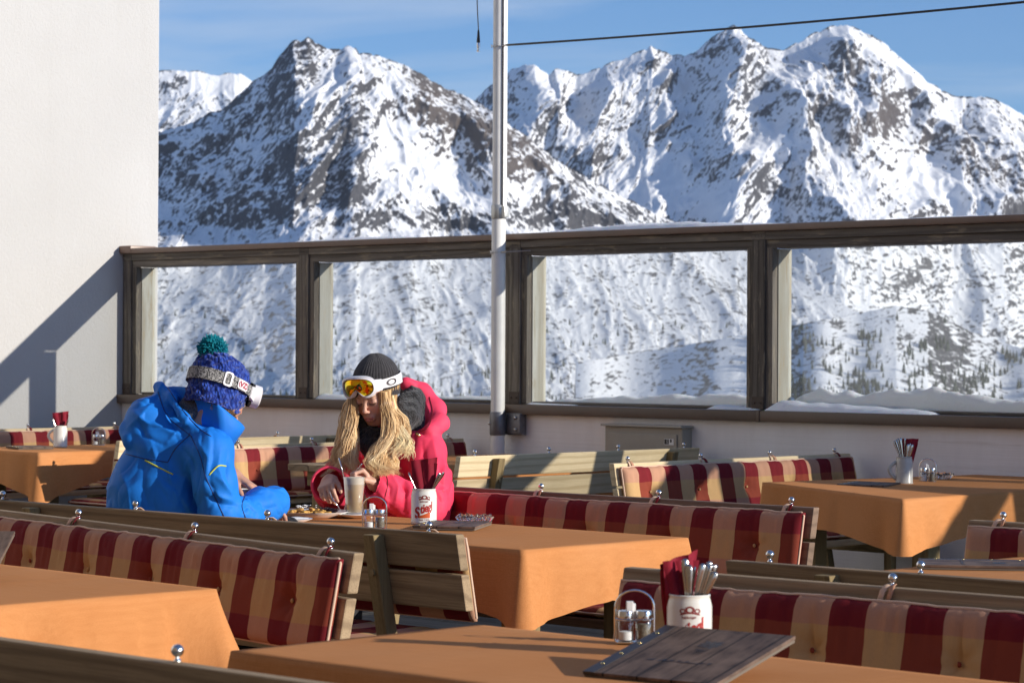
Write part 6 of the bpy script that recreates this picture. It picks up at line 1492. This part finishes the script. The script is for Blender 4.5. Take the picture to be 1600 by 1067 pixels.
            for c in range(ns):
                c2 = (c + 1) % ns; A0 = idx + c * L; A1 = idx + c2 * L; FF.append(np.stack([A0[:-1], A1[:-1], A1[1:], A0[1:]], -1))
            nv += ns * L
    light, mid, dark = (1.0, .78, .46), (.78, .53, .27), (.40, .24, .11)
    pal = [(light, mid), (light, dark), (mid, dark), (light, mid), (mid, mid)]
    # her right side (left in the picture)
    for i in range(22):
        u_ = i / 21; root_p = H.w((.070 - .006 * u_, .045 - .075 * u_, .030 - .01 * u_)); x0 = 556 - 10 * math.sin(u_ * 3)
        path = [root_p, w(551 - 5 * u_ + r_.normal() * 1, 632, -.22 + .10 * u_), w(548 - 7 * u_ + r_.normal() * 2, 655, -.25 + .12 * u_), w(550 - 16 * u_ + r_.normal() * 3, 685, -.28 + .12 * u_), w(548 - 22 * u_ + r_.normal() * 6, 712, -.30 + .10 * u_), w(546 - 20 * u_ + r_.normal() * 11, 728 + r_.uniform(-8, 20), -.31 + .08 * u_)]
        t_, b_ = pal[r_.randint(5)]; lock(path, .019, 70, .010, t_, b_, i)
    # her left side (right in the picture)
    for i in range(32):
        u_ = i / 31; root_p = H.w((-.066 - .008 * u_, .055 - .095 * u_, .028 - .012 * u_))
        path = [root_p, w(600 + 12 * u_, 634, -.25 + .10 * u_), w(606 + 22 * u_ + r_.normal() * 2, 655, -.28 + .12 * u_), w(605 + 24 * u_ + r_.normal() * 3, 680, -.32 + .10 * u_), w(588 + 24 * u_ + r_.normal() * 4, 704, -.36 + .10 * u_), w(588 + 18 * u_ + r_.normal() * 6, 724 + r_.uniform(-4, 6), -.40 + .10 * u_), w(597 + 16 * u_ + r_.normal() * 7, 735 + r_.uniform(-4, 14), -.42 + .10 * u_)]
        t_, b_ = pal[r_.randint(5)]; lock(path, .020, 64, .013, t_, b_, 50 + i)
    for i in range(90):   # loose single strands
        root_p = H.w((-.072, .0, .0)); x = r_.uniform(620, 645); path = [root_p, w(618, 650, -.2), w(x - 8, 678, -.3), w(x, 695 + r_.uniform(-6, 8), -.34), w(x - r_.uniform(-8, 25), 706 + r_.uniform(-5, 15), -.36)]; lock(path, .006, 3, .006, light, light, 90 + i)
    VV = np.vstack(VV); FF = np.vstack(FF); o = fobj('hair', VV, FF, hm.m, root); cattr(o, 'tone', np.clip(np.vstack(CC), 0, 1))
woman()
def stick(name, pts, r, label, cat, grp=None, mat=STEEL, flat=1.0):
    o = MB().tube([W(*p) for p in pts], r, 8, flat=flat).build(name, mat, None, smooth=True); tag(o, label, cat, grp); return o
stick('fork', [(516, 768, 9.53), (520, 779, 9.50), (528, 790, 9.50), (533, 797, 9.52), (536, 800, 9.53)], [.003, .003, .0025, .004, .0055], 'fork in the right hand of the person in red', 'fork', flat=.5)
stick('serving_spoon', [(556, 772, 9.5), (548, 771, 9.5), (543, 777, 9.5), (540, 787, 9.5), (538, 797, 9.5)], [.005, .0075, .0075, .005, .004], 'curved spoon handle beside the tall coffee glass', 'spoon', flat=.3)
stick('coffee_spoon', [(566, 724, 9.52), (560, 732, 9.53), (552, 745, 9.55), (548, 754, 9.56)], [.004, .003, .0025, .0025], 'long spoon in the left hand of the person in red', 'spoon', flat=.5)
# ------------------------------------------------------------------ thin mountain air between the terrace and the peaks
def haze():
    m = bpy.data.materials.new('mountain_air'); m.use_nodes = True; t = m.node_tree; t.nodes.clear(); o = t.nodes.new('ShaderNodeOutputMaterial'); v = t.nodes.new('ShaderNodeVolumePrincipled')
    v.inputs['Color'].default_value = (.80, .88, 1, 1); v.inputs['Density'].default_value = 2.0e-5; v.inputs['Anisotropy'].default_value = .2; t.links.new(v.outputs[0], o.inputs['Volume'])
    ob = MB().box(-11000, 11000, -3000, 12500, -200, 1500).build('haze', m); tag(ob, 'thin blue air that pales the far mountains', kind='stuff')
haze()
